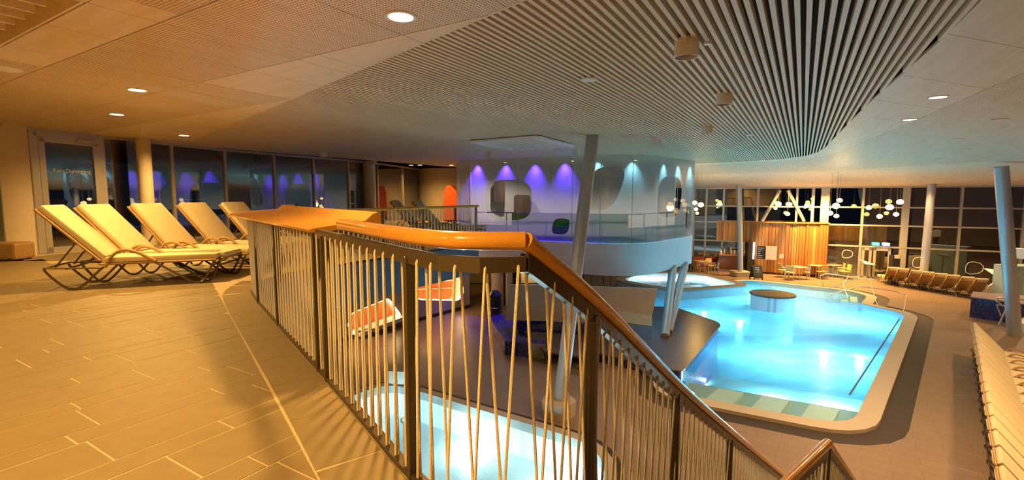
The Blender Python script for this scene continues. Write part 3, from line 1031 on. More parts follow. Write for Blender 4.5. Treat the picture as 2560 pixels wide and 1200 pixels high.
# right panels: ruled surface sloping from the slat edge to the glass front
INN = [Vector((*xy(a, b_), ZC)) for a, b_ in RAB]
OUT = [Vector((36, 0, 2.1)), Vector((36, 12, 2.0)), Vector((36, 21.5, ZF))] + [Vector((front_pt(x).x, front_pt(x).y, ZF)) for x in (2500, 2360, 2260, 2160, 2060, 1960, 1860, 1740, 1600, 1400)]
NT, NU = 27, 6
ti = resample(INN[:1] + INN[1:], NT)
to = resample(OUT, NT)
def rs(t, u):
    t = t * (NT - 1)
    i = min(int(t), NT - 2)
    f = t - i
    a = ti[i].lerp(ti[i + 1], f); b_ = to[i].lerp(to[i + 1], f)
    p = a.lerp(b_, u)
    e = u * u * (3 - 2 * u) * 0.5 + u * 0.5
    p.z = a.z + (b_.z - a.z) * e
    return p
us = [0.0, 0.055, 0.2, 0.36, 0.52, 0.68, 0.84, 1.0]
for i in range(NT - 1):
    for j in range(len(us) - 1):
        vs = []
        g = 0.0006
        for tt, uu in ((i / (NT - 1), us[j]), ((i + 1) / (NT - 1), us[j]), ((i + 1) / (NT - 1), us[j + 1]), (i / (NT - 1), us[j + 1])):
            vs.append(rs(tt, uu))
        c = sum(vs, Vector()) / 4
        vs = [v + (c - v).normalized() * 0.006 for v in vs]
        up = [v + Vector((0, 0, 0.03)) for v in vs]
        mm = M['veneer_pink'] if j in (0, 6) or (j in (3, 4, 5) and i > 8) else M['perf_fine']
        MB().add(vs + up, [(0, 1, 2, 3), (7, 6, 5, 4), (0, 4, 5, 1), (1, 5, 6, 2), (2, 6, 7, 3), (3, 7, 4, 0)]).build('panel', mm, ceil)
vs = []
# lining over the sloping panels
from mathutils.bvhtree import BVHTree
_g = [[rs(i / (NT - 1), us[j]) for j in range(len(us))] for i in range(NT)]
_bv = BVHTree.FromPolygons([p for r_ in _g for p in r_], [(i * len(us) + j, (i + 1) * len(us) + j, (i + 1) * len(us) + j + 1, i * len(us) + j + 1) for i in range(NT - 1) for j in range(len(us) - 1)])
def right_z(x, y):
    h = _bv.ray_cast(Vector((x, y, -3)), Vector((0, 0, 1)))
    return h[0].z if h[0] is not None else ZC

# ------------------------------------------------------------------ ceiling fittings
def on_ceiling(x, y):
    return P(x, y, ZC)
def on_right(x, y):
    o, r_ = Vector((0, 0, EYE)), ray(x, y).normalized()
    h = _bv.ray_cast(o, r_)
    return h[0] if h[0] is not None else P(x, y, ZC)

WARM = (1.0, 0.56, 0.15)
WARM2 = (1.0, 0.58, 0.24)
def downlight(p, label, power, col, r=0.13, spot=160, on=True, group=None, lname='downlight_light'):
    t = thing('downlight', label, 'lamp', (p.x, p.y, p.z), group)
    MB().lathe([(r * 0.80, 0.0), (r * 0.80, -0.012), (r, -0.012), (r, 0.004), (r * 0.8, 0.004)], (p.x, p.y, p.z), 28).build('trim_ring', M['white_plastic'], t, smooth=True, fix=False)
    MB().lathe([(0.0, -0.004), (r * 0.81, -0.004)], (p.x, p.y, p.z), 24).build('lens', M['lamp_on'] if on else M['white_plastic'], t, fix=False)
    if power: lamp('SPOT', (p.x, p.y, p.z - 0.03), power, col, 0.10, spot, 0.7, name=lname)
    return t

L_labels = ['bright round downlight in the perforated ceiling beside the slat field', 'warm recessed downlight above the sun loungers', 'warm recessed downlight before the glazed door', 'warm recessed downlight near the dark window front']
for (x, y), lb, pw in zip([(1002, 40), (343, 224), (292, 285), (460, 338)], L_labels, [240, 260, 260, 260]):
    downlight(on_ceiling(x, y), lb, pw, WARM)
# more of the same row behind the viewpoint
for (x, y) in [(-1.6, 0.4), (-4.6, 1.0), (-6.8, 3.2), (-3.6, -1.6)]:
    downlight(Vector((x, y, ZC)), 'warm recessed downlight in the gallery ceiling out of view behind', 270, WARM, group='downlights behind the viewpoint', lname='gallery_downlight_offscreen')
for (x, y), lb in zip([(1130, 424), (1030, 437), (1052, 440)], ['small warm downlight before the orange felt panel', 'small warm downlight near the gallery end glass', 'small warm downlight beside the end column']):
    p = Vector(((x - 1280) / FPX * 23.6, 23.6, ZC))
    downlight(p, lb, 90, WARM)
R_labels = ['bright downlight in the rosy perforated ceiling beside the plain strip', 'second bright downlight in the rosy perforated ceiling', 'small downlight above the slim glass front column', 'small downlight above the window loungers', 'small downlight above the bar tables', 'small downlight over the cedar wall', 'small downlight at the bar ceiling edge']
for (x, y), lb, pw in zip([(2345, 242), (2275, 298), (2297, 456), (2400, 449), (2103, 463), (2048, 463), (1993, 463)], R_labels, [520, 520, 330, 330, 1300, 1300, 1300]):
    p = on_right(x, y)
    downlight(p, lb, pw, WARM2 if pw in (520, 330) else WARM, spot=140)
for (x, y) in [(18, 6), (13, 5), (22, 14), (27, 18), (14, 12), (9.5, 6.5), (24, 22)]:
    p = Vector((x, y, right_z(x, y)))
    downlight(p, 'downlight in the sloping rosy ceiling above the pool hall', 430, WARM2, spot=150, group='downlights over the pool hall', lname='hall_downlight_offscreen')

def cyl_lamp(x, y, label):
    p = on_ceiling(x, y)
    t = thing('cylinder_lamp', label, 'lamp', (p.x, p.y, ZC))
    MB().lathe([(0.105, 0.03), (0.115, 0.02), (0.115, -0.15), (0.105, -0.15), (0.105, -0.06)], (p.x, p.y, ZC), 28).build('housing', M['white_plastic'], t, smooth=True, fix=False)
    MB().lathe([(0.0, -0.10), (0.105, -0.10)], (p.x, p.y, ZC), 24).build('diffuser', M['lamp_dim'], t, fix=False)
for x, y, lb in [(1717, 104, 'large white cylinder lamp under the wooden slats'), (1811, 236, 'white cylinder lamp next beyond the largest one on the slats'),
                 (1768, 316, 'white cylinder lamp beside a round sensor on the slats'), (1642, 345, 'small white cylinder lamp before the glass room corner'),
                 (1441, 374, 'small white cylinder lamp between vent and slanted column'), (1229, 382, 'small white cylinder lamp above the purple glass'),
                 (809, 381, 'small white cylinder lamp near the dark window front'), (935, 402, 'smallest cylinder lamp beside the brown column'), (558, 380, 'small cylinder lamp before the left windows')]:
    cyl_lamp(x, y, lb)

def disc(p, r, label, m='white_plastic'):
    t = MB().lathe([(0.0, -0.02), (r * 0.93, -0.02), (r, -0.012), (r, 0.004), (0.0, 0.004)], (p.x, p.y, p.z), 28).build('ceiling_speaker', M[m], None, smooth=True, fix=False)
    tag(t, label, 'speaker')
disc(on_ceiling(1473, 197), 0.105, 'flat white round ceiling disc on the slats between lamps')
disc(on_ceiling(1769, 106), 0.035, 'tiny white sensor disc beside the large cylinder lamp')
disc(on_ceiling(1874, 336), 0.105, 'flat white round disc on the far slats')
disc(on_ceiling(1198, 378), 0.10, 'flat white disc near the ceiling vent')
disc(on_ceiling(8, 170), 0.17, 'flat cream oval ceiling disc near the wooden louvre vent')
for k, (x, y) in enumerate([(2500, 298), (2396, 347), (2347, 397), (2410, 372)]):
    disc(on_right(x, y), 0.13, ['dull round ceiling plate in the rosy panels, the widest', 'dull round ceiling plate next beyond the widest', 'pale round ceiling plate above the window loungers', 'small dull ceiling plate between two others'][k], 'veneer_pink')

# wooden louvre vent, upper left
vt = thing('louvre_vent', 'wooden louvre vent recessed in the orange-lit ceiling', 'vent', (*xy(0.0, 5.8), ZC))
for b_ in [5.02 + 0.262 * k for k in range(8)]:
    (x0, y0), (x1, y1) = xy(1.50, b_), xy(-1.6, b_)
    MB().beam((x0, y0, ZC + 0.10), (x1, y1, ZC + 0.10), 0.035, 0.17).build('louvre', M['grille_wood'], vt)
for (p0, p1) in (((1.60, 4.86), (1.60, 6.91)), ((1.60, 6.91), (-1.6, 6.91)), ((1.60, 4.86), (-1.6, 4.86))):
    (x0, y0), (x1, y1) = xy(*p0), xy(*p1)
    MB().beam((x0, y0, ZC + 0.12), (x1, y1, ZC + 0.12), 0.02, 0.24).build('frame', M['grille_wood'], vt)
MB().prism([xy(1.60, 4.86), xy(1.60, 6.91), xy(-1.6, 6.91), xy(-1.6, 4.86)], ZC + 0.235, ZC + 0.24).build('back', M['grille_wood'], vt)
# white louvre vent on the slats
vq = [P(x, y, ZC - 0.05) for x, y in ((1178, 355), (1345, 342), (1433, 365), (1281, 375))]
v2 = thing('ceiling_vent', 'white framed ceiling vent with louvres before the glass room', 'vent', tuple(sum(vq, Vector()) / 4))
for i in range(4):
    MB().beam(vq[i], vq[(i + 1) % 4], 0.10, 0.05).build('frame', M['white'], v2)
for k in range(1, 8):
    f = k / 8
    MB().beam(vq[0].lerp(vq[3], f) + Vector((0, 0, 0.0)) if False else vq[0].lerp(vq[1], f), vq[3].lerp(vq[2], f), 0.03, 0.03).build('louvre', M['white'], v2)
vin = [(p.x, p.y) for p in vq]
MB().prism(vin, ZC - 0.008, ZC - 0.003).build('back', M['grille_wood'], v2)

# ------------------------------------------------------------------ walls round about
MB().box((-4, -3.1, 0.2), (30, 0.2, 8.2)).build('wall_back', M['wall_warm'], kind='structure')
MB().box((36.2, 12, -0.8), (0.2, 30, 6.0)).build('wall_right', M['wall_warm'], kind='structure')
MB().box((19, -3.1, -0.4), (35, 0.2, 6.9)).build('wall_near', M['wall_warm'], kind='structure')
# dark ground outside
MB().box((10, 50, ZL - 1.7), (180, 120, 0.1)).build('ground_outside', M['night'], kind='structure')

# ------------------------------------------------------------------ left glass front
ws = struct_root('window_1')
wl = [Vector((p.x, p.y, 0)) for p in WIN_L]
def wl_at(x):
    """point of the left glass line seen at image column x"""
    k = (x - 1280) / FPX
    for i in range(1, len(wl)):
        a, b_ = wl[i - 1], wl[i]
        d = b_ - a
        den = d.x - k * d.y
        if abs(den) < 1e-9: continue
        t = (k * a.y - a.x) / den
        if -1e-6 <= t <= 1 + 1e-6: return a + d * t
    return None
cols = [60, 96, 262, 437, 568, 690, 787, 873, 945, 1008, 1064]
pts = []
for x in cols:
    p = wl_at(x)
    if p is None:
        p = wl[0] if x < 100 else wl[-1]
    pts.append(p.copy())
pts = [wl[0].copy()] + pts
for i in range(len(pts) - 1):
    a, b_ = pts[i], pts[i + 1]
    if (b_ - a).length < 0.05: continue
    if i != 2:   # column 96..262 is the door
        MB().beam(a.lerp(b_, .01) + Vector((0, 0, 1.42)), a.lerp(b_, .99) + Vector((0, 0, 1.42)), 0.012, 2.72).build('pane', M['glass'], ws)
    MB().beam(a + Vector((0, 0, 0.04)), b_ + Vector((0, 0, 0.04)), 0.10, 0.08).build('sill', M['frame'], ws)
    MB().beam(a + Vector((0, 0, 2.77)), b_ + Vector((0, 0, 2.77)), 0.10, 0.08).build('head_rail', M['frame'], ws)
for i, p in enumerate(pts[1:]):
    t = (pts[min(i + 2, len(pts) - 1)] - pts[i]).normalized()
    MB().box((p.x, p.y, 1.4), (0.16 if i in (1, 2) else 0.08, 0.12, 2.76), rz=math.atan2(t.y, t.x)).build('mullion', M['frame'], ws, bevel=0.006, seg=1)
# door
a, b_ = pts[2], pts[3]
t = (b_ - a).normalized()
nrm = Vector((t.y, -t.x, 0))
dr_ = struct_root('door_1', tuple(a.lerp(b_, .5)))
a2, b2 = a + t * 0.09 + nrm * 0.03, b_ - t * 0.09 + nrm * 0.03
for p0, p1, wz in ((a2 + Vector((0, 0, .07)), b2 + Vector((0, 0, .07)), .14), (a2 + Vector((0, 0, 2.56)), b2 + Vector((0, 0, 2.56)), .12)):
    MB().beam(p0, p1, 0.07, wz).build('door_rail', M['frame'], dr_)
MB().beam(a + Vector((0, 0, 2.68)), b_ + Vector((0, 0, 2.68)), 0.12, 0.12).build('door_head', M['frame'], dr_)
for p in (a2 + t * .05, b2 - t * .05):
    MB().box((p.x, p.y, 1.31), (0.12, 0.07, 2.6), rz=math.atan2(t.y, t.x)).build('door_stile', M['frame'], dr_)
MB().beam(a2 + t * .1 + Vector((0, 0, 1.31)), b2 - t * .1 + Vector((0, 0, 1.31)), 0.012, 2.4).build('pane', M['glass'], dr_)
MB().beam(a2.lerp(b2, .62) + nrm * .06 + Vector((0, 0, 2.60)), b2 + nrm * .06 + Vector((0, 0, 2.60)), 0.06, 0.07).build('door_closer', M['frame'], dr_)
hp = a2 + t * 0.06 + nrm * 0.05
MB().tube([hp + Vector((0, 0, 1.08)), hp + nrm * .05 + Vector((0, 0, 1.08)), hp + nrm * .05 + t * .13 + Vector((0, 0, 1.08))], 0.012, 8).build('door_handle', M['steel'], dr_)
cu = bpy.data.curves.new('lettering', 'FONT')
cu.body = 'Kein Durchgang'
cu.size = 0.125
cu.align_x = 'CENTER'
tmp = bpy.data.objects.new('tmp_text', cu)
C.objects.link(tmp)
me = bpy.data.meshes.new_from_object(tmp)
bpy.data.objects.remove(tmp)
me.materials.append(M['sign_text'])
tx = bpy.data.objects.new('lettering', me)
C.objects.link(tx)
tx.parent = dr_
ctr = a2.lerp(b2, .52) + nrm * 0.012
tx.location = Vector((ctr.x, ctr.y, 1.84)) - ROOT[dr_.name]
tx.rotation_euler = (math.pi / 2, 0, math.atan2(t.y, t.x))

# columns on the gallery
def round_col(x, y, r, z0, z1, label, m, base=None):
    o = MB().lathe([(r, z0), (r, z1)], (x, y, 0), 40).build('round_column', M[m], None, smooth=True, fix=False)
    return tag(o, label, 'column')
pc = P(343 + 16, 347, ZC)
round_col(-11.12, 10.45, 0.62, 0, ZC, 'thick warm-lit concrete column beside the glazed door', 'concrete')
round_col(pc.x + .05, pc.y - .1, 0.165, 0, ZC, 'slim yellow-lit round column between the window panes', 'concrete')
pc = P(922, 404, ZC)
round_col(pc.x, pc.y, 0.27, 0, ZC, 'brown column near the far end of the gallery windows', 'wall_warm')
# far gallery wall with orange felt panel
wcx = PD(1120, 490, 26.5)
o = MB().lathe([(2.0, 0), (2.0, ZC)], (wcx.x, wcx.y + 1.6, 0), 64).build('wall_far', M['wall_warm'], None, smooth=True, fix=False)
o['kind'] = 'structure'
op = []
for x, y in ((1108, 550), (1110, 478), (1116, 464), (1126, 463), (1141, 478), (1146, 550)):
    p = PD(x, y, 24.75)
    op.append(p)
ext = Vector((0, 1.6, 0))
n = len(op)
o = MB().add(op + [p + ext for p in op], [tuple(range(n)), tuple(range(2 * n - 1, n - 1, -1))] + [(i, (i + 1) % n, (i + 1) % n + n, i + n) for i in range(n)]).build('felt_panel', M['orange_felt'])
tag(o, 'orange felt panel on the round far gallery wall', 'panel')

# rattan box
rb = thing('rattan_box', 'low woven rattan box at the foot of the thick column', 'box', (-10.32, 9.72, 0))
MB().box((-10.32, 9.72, 0.19), (0.72, 0.5, 0.34), rz=0.15).build('body', M['rattan'], rb, bevel=0.05)
for dx in (-.28, .28):
    for dy in (-.18, .18):
        MB().box((-10.32 + dx, 9.72 + dy, 0.025), (0.06, 0.06, 0.05)).build('foot', M['black'], rb)

# ------------------------------------------------------------------ sun lounger prototype (x: head to foot)
def cushion_mesh(L_, W_, H_, name):
    return MB().box((0, 0, 0), (L_, W_, H_))
def make_lounger():
    t = thing('sun_lounger', None, None)
    W = 0.33
    ang = math.atan2(0.70, 0.64)
    MB().box((1.36, 0, 0.40), (1.42, 0.62, 0.075)).build('seat_cushion', M['cushion'], t, bevel=0.022, smooth=True)
    bl = 0.98
    mid = Vector((0.66 - math.cos(ang) * bl / 2, 0, 0.41 + math.sin(ang) * bl / 2))
    rot = Matrix.Rotation(ang, 3, 'Y')
    nrm_ = Vector((math.sin(ang), 0, math.cos(ang)))
    bcu = MB().box(mid + nrm_ * 0.035, (bl, 0.62, 0.075), m=rot).build('back_cushion', M['cushion'], t, bevel=0.022, smooth=True)
    MB().box((1.34, 0, 0.345), (1.44, 0.66, 0.035)).build('seat_frame', M['rattan'], t, bevel=0.012, seg=1)
    MB().box(mid - nrm_ * 0.022, (bl + .02, 0.66, 0.035), m=rot).build('back_frame', M['rattan'], t, bevel=0.012, seg=1)
    # head strap of the back cushion
    topb = Vector((0.66, 0, 0.41)) + Vector((-math.cos(ang), 0, math.sin(ang))) * (bl * 0.90)
    MB().box(topb - nrm_ * 0.046, (0.20, 0.5, 0.012), m=rot).build('cushion_flap', M['cushion'], bcu)
    for s in (-1, 1):
        y = s * W
        arm = smooth_path([(0.70, y, 0.30), (0.78, y, 0.46), (0.90, y, 0.545), (1.05, y, 0.52), (1.24, y, 0.40), (1.30, y, 0.36)], 2)
        MB().tube(arm, 0.022, 8).build('arm', M['rattan'], t, smooth=True)
        leg = smooth_path([(0.05, y, 0.33), (0.02, y, 0.29), (0.24, y, 0.03), (0.33, y, 0.012), (0.42, y, 0.03), (0.64, y, 0.27), (0.72, y, 0.33)], 2)
        MB().tube(leg, 0.016, 7).build('leg', M['tube_metal'], t, smooth=True)
        leg = smooth_path([(1.28, y, 0.35), (1.70, y, 0.05), (1.80, y, 0.012), (1.88, y, 0.03), (1.98, y, 0.22), (2.03, y, 0.33)], 2)
        MB().tube(leg, 0.016, 7).build('leg', M['tube_metal'], t, smooth=True)
        MB().tube([(0.05, y, 0.32), (0.68, y, 0.29)], 0.013, 6).build('side_rail', M['tube_metal'], t, smooth=True)
        MB().tube([(0.12, y * 0.85, 0.30), (0.40, y * 0.85, 0.68)], 0.012, 6).build('back_support', M['tube_metal'], t, smooth=True)
    MB().tube([(0.05, -W, 0.32), (0.05, W, 0.32)], 0.013, 6).build('cross_bar', M['tube_metal'], t, smooth=True)
    MB().tube([(0.27, -W, 0.30), (0.27, W, 0.30)], 0.013, 6).build('cross_bar', M['tube_metal'], t, smooth=True)
    MB().tube([(1.98, -W, 0.24), (1.98, W, 0.24)], 0.013, 6).build('cross_bar', M['tube_metal'], t, smooth=True)
    index_kids(t)
    return t
LP = make_lounger()
lfirst = [True]
def place(o_proto, flag, loc, rz, label, cat, group=None):
    o = o_proto if flag[0] else copy_tree(o_proto)
    flag[0] = False
    o.location = loc
    o.rotation_euler = (0, 0, rz)
    tag(o, label, cat, group)
    return o
# gallery loungers: the near top corner of each backrest pins it
gl_ = [((98, 523), 6.45, 0.37, 'cream sun lounger at the open end of the gallery row, closest to the thick column'), ((193, 521), 7.15, 0.10, 'second cream sun lounger in the gallery row from the thick column'),
       ((326, 518), 8.05, -0.08, 'third cream sun lounger in the gallery row, before the slim column'), ((447, 515), 8.95, -0.14, 'fourth cream sun lounger in the gallery row'), ((553, 514), 9.9, -0.18, 'last cream sun lounger of the gallery row, half behind the wooden shelf')]
for (px, py), d, rz, lb in gl_:
    X = (px - 1280) / FPX * d
    # local near-top corner is about (0.02, -0.33)
    c, s = math.cos(rz), math.sin(rz)
    ox = X - (c * 0.03 - s * -0.33)
    oy = d - (s * 0.03 + c * -0.33)
    place(LP, lfirst, (ox, oy, 0), rz, lb, 'sun lounger', 'sun loungers on the gallery')
for (px, py), d, rz, lb in [((1040, 530), 14.2, -0.12, 'cream sun lounger behind the distant rope railing'), ((985, 530), 15.2, -0.1, 'sun lounger behind the distant rope railing, nearer the windows')]:
    X = (px - 1280) / FPX * d
    place(LP, lfirst, (X, d, 0), rz, lb, 'sun lounger', 'sun loungers by the distant railing')
# long row beside the pool
r0, r1 = P(2432, 812, ZL + 1.15), P(2500, 1190, ZL + 1.15)
rowdir = (r0 - r1); rowdir.z = 0
Lr = rowdir.length
rowdir.normalize()
axis = Vector((rowdir.y, -rowdir.x, 0))
rzr = math.atan2(axis.y, axis.x)
nrow = int(Lr / 0.70) + 1
ordn = ['first', 'second', 'third', 'fourth', 'fifth', 'sixth', 'seventh', 'eighth', 'ninth', 'tenth', 'eleventh', 'twelfth', 'thirteenth', 'fourteenth', 'fifteenth', 'sixteenth', 'seventeenth', 'eighteenth', 'nineteenth', 'twentieth']
for k in range(nrow):
    p = r0 - rowdir * (0.70 * k)
    place(LP, lfirst, (p.x, p.y, ZL), rzr + random.uniform(-.02, .02), '%s yellow-lit sun lounger of the long poolside row, counted from the blue mosaic block' % ordn[min(k, 19)], 'sun lounger', 'sun loungers in the long poolside row')
# row before the glass front, backs to the pool
w0, w1 = P(2232, 716, ZL), P(2452, 752, ZL)
fd = (FRONT_B - FRONT_A).normalized()
fn = Vector((-fd.y, fd.x)) if Vector((-fd.y, fd.x)).y > 0 else Vector((fd.y, -fd.x))
for k, f in enumerate([0.0, 0.125, 0.29, 0.43, 0.575, 0.71, 0.86, 1.0]):
    p = w0.lerp(w1, f)
    wl_o = place(LP, lfirst, (p.x, p.y, ZL), math.atan2(fn.y, fn.x) + 0.1, '%s sun lounger facing the glass front, counted from the glazed entrance' % ordn[k], 'sun lounger', 'sun loungers before the glass front')
    wl_o.scale = (.86, .80, .92)

# ------------------------------------------------------------------ slanted columns
def slant_col(p0, p1, r, label, m='column_grey', base=None):
    t = thing('slanted_column', label, 'column', tuple(p0))
    MB().tube([p0, p1], r, 28).build('shaft', M[m], t, smooth=True)
    if base:
        MB().prism(rounded(base[0], 0.12), base[1], base[2]).build('plinth', M['rim'], t, bevel=0)
    return t
cb0, ct0 = P(1397, 1003, ZL + 0.3), P(1482, 338, ZC)
pb = [(cb0.x - .42, cb0.y - .15), (cb0.x + .1, cb0.y - .42), (cb0.x + .42, cb0.y - .05), (cb0.x + .25, cb0.y + .35), (cb0.x - .3, cb0.y + .35)]
slant_col(Vector((cb0.x, cb0.y, ZL + .05)), ct0, 0.155, 'tall slanted steel column on a cream plinth before the glass room', base=(pb, ZL, ZL + 0.33))
for (x0, y0, z0, x1, y1, z1, r, lb) in [(1851, 690, ZL, 1847, 470, None, 0.16, 'slanted grey column before the bar counter'), (2537, 838, ZL, 2502, 428, None, 0.20, 'slanted grey column at the long lounger row')]:
    p0 = P(x0, y0, z0)
    p1 = PD(x1, y1, p0.y + (0.2 if x0 < 2000 else -0.2))
    p1.z += 0.15
    t = slant_col(p0, p1, r, lb, base=([(p0.x - .5, p0.y - .5), (p0.x + .5, p0.y - .5), (p0.x + .5, p0.y + .5), (p0.x - .5, p0.y + .5)], ZL, ZL + 0.3) if x0 < 2000 else None)
p0 = P(2306, 718, ZL); p1 = PD(2330, 462, p0.y); p1.z += 0.1
slant_col(p0, p1, 0.19, 'slim slanted column before the glass front loungers')
# V legs under the glass room
vb = P(1665, 838, ZL)
for k, (x1, y1, r, lb) in enumerate([(1674, 680, 0.155, 'front steel leg of the pair under the glass room'), (1700, 672, 0.155, 'rear steel leg of the pair under the glass room')]):
    p0 = Vector((vb.x + 0.05 * k, vb.y + 0.30 * k, DZ - 0.1 if False else DZ))
    p1 = PD((1682, 1712)[k], 676, (19.55, 20.4)[k])
    p1.z = -1.62
    p0 = P(1662 + 8 * k, 842 - 12 * k, DZ)
    slant_col(p0, p1, r, lb)

# ------------------------------------------------------------------ glass room (pod)
PZ0, PZ1 = -1.64, -0.45
pod_poly = [(-2.35, 20.4), (4.5, 17.05), (8.2, 21.2), (7.6, 25.4), (1.5, 27.5), (-2.6, 23.6)]
pod = [(p.x, p.y) for p in rounded(pod_poly, [0.45, 1.7, 0.9, 1, 1, 0.8], 8)]
pd = struct_root('wall_glass_room', (3, 21, PZ0))
MB().prism(pod, PZ0, PZ1).build('white_base', M['white'], pd, smooth=True)
# front glass line: the part of the outline that faces the hall, cut into panes
pv = [Vector((p[0], p[1], 0)) for p in pod]
i0 = 0
line = pv[4:] + pv[:4]
# start at the left rounded corner and run along the front, round the near corner, to the right end
npc = 9
front = pv[0:npc * 3]
front = [pv[-1], pv[-2]][::-1] + front
fs_ = arclen(front)
def pod_sz(x, y):
    k = (x - 1280) / FPX
    for i in range(1, len(front)):
        a, b_ = front[i - 1], front[i]
        d = b_ - a
        den = d.x - k * d.y
        if abs(den) < 1e-9: continue
        t = (k * a.y - a.x) / den
        if 0 <= t <= 1:
            p = a + d * t
            r = ray(x, y)
            return fs_[i - 1] + t * d.length, EYE + r.z / r.y * p.y, p
    return None
def frost_mat(blobs):
    m, nt = new_mat('frosted_glass')
    out = N(nt, 'ShaderNodeOutputMaterial')
    uv = N(nt, 'ShaderNodeUVMap')
    sp3 = N(nt, 'ShaderNodeSeparateXYZ')
    nt.links.new(uv.outputs[0], sp3.inputs[0])
    u, v = sp3.outputs[0], sp3.outputs[1]
    tot = None
    for (u0, v0, ru, rv, sk) in blobs:
        du = math_n(nt, 'DIVIDE', math_n(nt, 'SUBTRACT', math_n(nt, 'SUBTRACT', u, u0), math_n(nt, 'MULTIPLY', math_n(nt, 'SUBTRACT', v, v0), sk)), ru)
        dv = math_n(nt, 'DIVIDE', math_n(nt, 'SUBTRACT', v, v0), rv)
        e = math_n(nt, 'ADD', math_n(nt, 'POWER', math_n(nt, 'ABSOLUTE', du), 3.2), math_n(nt, 'POWER', math_n(nt, 'ABSOLUTE', dv), 3.2))
        i_ = math_n(nt, 'LESS_THAN', e, 1.0)
        tot = i_ if tot is None else math_n(nt, 'MAXIMUM', tot, i_)
    tr = N(nt, 'ShaderNodeBsdfTransparent'); tr.inputs[0].default_value = (0.92, 0.95, 0.96, 1)
    tl = N(nt, 'ShaderNodeBsdfTranslucent'); tl.inputs[0].default_value = (0.80, 0.84, 0.86, 1)
    df = N(nt, 'ShaderNodeBsdfDiffuse'); df.inputs[0].default_value = (0.62, 0.66, 0.68, 1)
    m0 = N(nt, 'ShaderNodeMixShader'); m0.inputs[0].default_value = 0.18
    nt.links.new(tl.outputs[0], m0.inputs[1]); nt.links.new(df.outputs[0], m0.inputs[2])
    ma = N(nt, 'ShaderNodeMixShader'); ma.inputs[0].default_value = 0.36
    nt.links.new(tr.outputs[0], ma.inputs[1]); nt.links.new(m0.outputs[0], ma.inputs[2])
    mb_ = N(nt, 'ShaderNodeMixShader')
    nt.links.new(tot, mb_.inputs[0]); nt.links.new(ma.outputs[0], mb_.inputs[1]); nt.links.new(tr.outputs[0], mb_.inputs[2])
    gl = N(nt, 'ShaderNodeBsdfGlossy'); gl.inputs['Roughness'].default_value = 0.03
    mc = N(nt, 'ShaderNodeMixShader'); mc.inputs[0].default_value = 0.07
    nt.links.new(mb_.outputs[0], mc.inputs[1]); nt.links.new(gl.outputs[0], mc.inputs[2])
    nt.links.new(mc.outputs[0], out.inputs[0])
    return m
blobs = []
for x, y, rx, ry, sk in [(1270, 500, 58, 50, 0.0), (1402, 566, 21, 20, 0.2), (1505, 472, 44, 54, 0.35), (1674, 492, 29, 50, 0.1), (1722, 545, 7, 28, 0)]:
    q = pod_sz(x, y)
    if not q: continue
    s_, z_, p_ = q
    ql, qr = pod_sz(x - rx, y), pod_sz(x + rx, y)
    ru = (qr[0] - ql[0]) / 2 if ql and qr else 0.4
    blobs.append((s_, z_, ru, ry * p_.y / FPX, sk))
FROST = frost_mat(blobs)
cuts = [0.0]
for x in (1175, 1295, 1430, 1500, 1580, 1645, 1692, 1733):
    q = pod_sz(x, 500)
    if q: cuts.append(q[0])
cuts.append(fs_[-1])
cuts = sorted(cuts)
for i in range(len(cuts) - 1):
    s0_, s1_ = cuts[i] + 0.008, cuts[i + 1] - 0.008
    if s1_ - s0_ < 0.1: continue
    k = max(2, int((s1_ - s0_) / 0.15))
    ln = [at_len(front, fs_, s0_ + (s1_ - s0_) * j / k) for j in range(k + 1)]
    vs = [(p.x, p.y, PZ1 + 0.01) for p in ln] + [(p.x, p.y, ZC - 0.01) for p in ln]
    fc = [(j, j + 1, j + k + 2, j + k + 1) for j in range(k)]
    o = MB().add(vs, fc).build('glass_pane', FROST, pd, smooth=True, fix=False)
    uvl = o.data.uv_layers.new(name='UVMap')
    for lp_ in o.data.loops:
        vi = lp_.vertex_index
        j = vi % (k + 1)
        uvl.data[lp_.index].uv = (s0_ + (s1_ - s0_) * j / k, PZ1 + 0.01 if vi <= k else ZC - 0.01)
    e = ln[-1]
    MB().box((e.x, e.y, (PZ1 + ZC) / 2), (0.012, 0.012, ZC - PZ1)).build('glass_joint', M['frame'], pd)
# inside of the glass room
back = [Vector((-2.0, 23.4, 0)), Vector((1.6, 24.6, 0)), Vector((5.6, 23.8, 0)), Vector((7.6, 22.4, 0))]
MB().sweep(resample(smooth_path(back, 2), 24), [(0, PZ1), (0.1, PZ1), (0.1, ZC), (0, ZC)]).build('inner_wall', M['white'], pd)
MB().prism([(p[0], p[1]) for p in inset(pod, 0.12)], PZ1, PZ1 + 0.02).build('inner_floor', mat('slate_floor', (0.07, 0.09, 0.10), 0.5, col2=(0.09, 0.11, 0.12)), pd)
par = [Vector((p[0], p[1], 0)) for p in inset(pod, 0.30)][0:npc * 3 - 2]
MB().sweep(par, [(0, PZ1), (-.05, PZ1), (-.05, 0.12), (0, 0.12)]).build('added_low_wall', mat('teal_low_wall', (0.05, 0.10, 0.11), .6, col2=(.06, .115, .125)), pd)  # low wall invented to give the dark band behind the lower glass
gs = thing('green_sofa', 'long green sofa dimly visible behind the frosted glass', 'sofa', (2.2, 21.2, PZ1 + .02))
sd_ = Vector((6.85, -3.35, 0)).normalized(); sn_ = Vector((-sd_.y, sd_.x, 0))
s00 = Vector((0.3, 20.9, 0)); rzs = math.atan2(sd_.y, sd_.x)
MB().box((s00 + sd_ * 2.0 + sn_ * .2 + Vector((0, 0, PZ1 + .24))), (5.2, 0.8, 0.42), rz=rzs).build('seat', M['green'], gs, bevel=0.05)
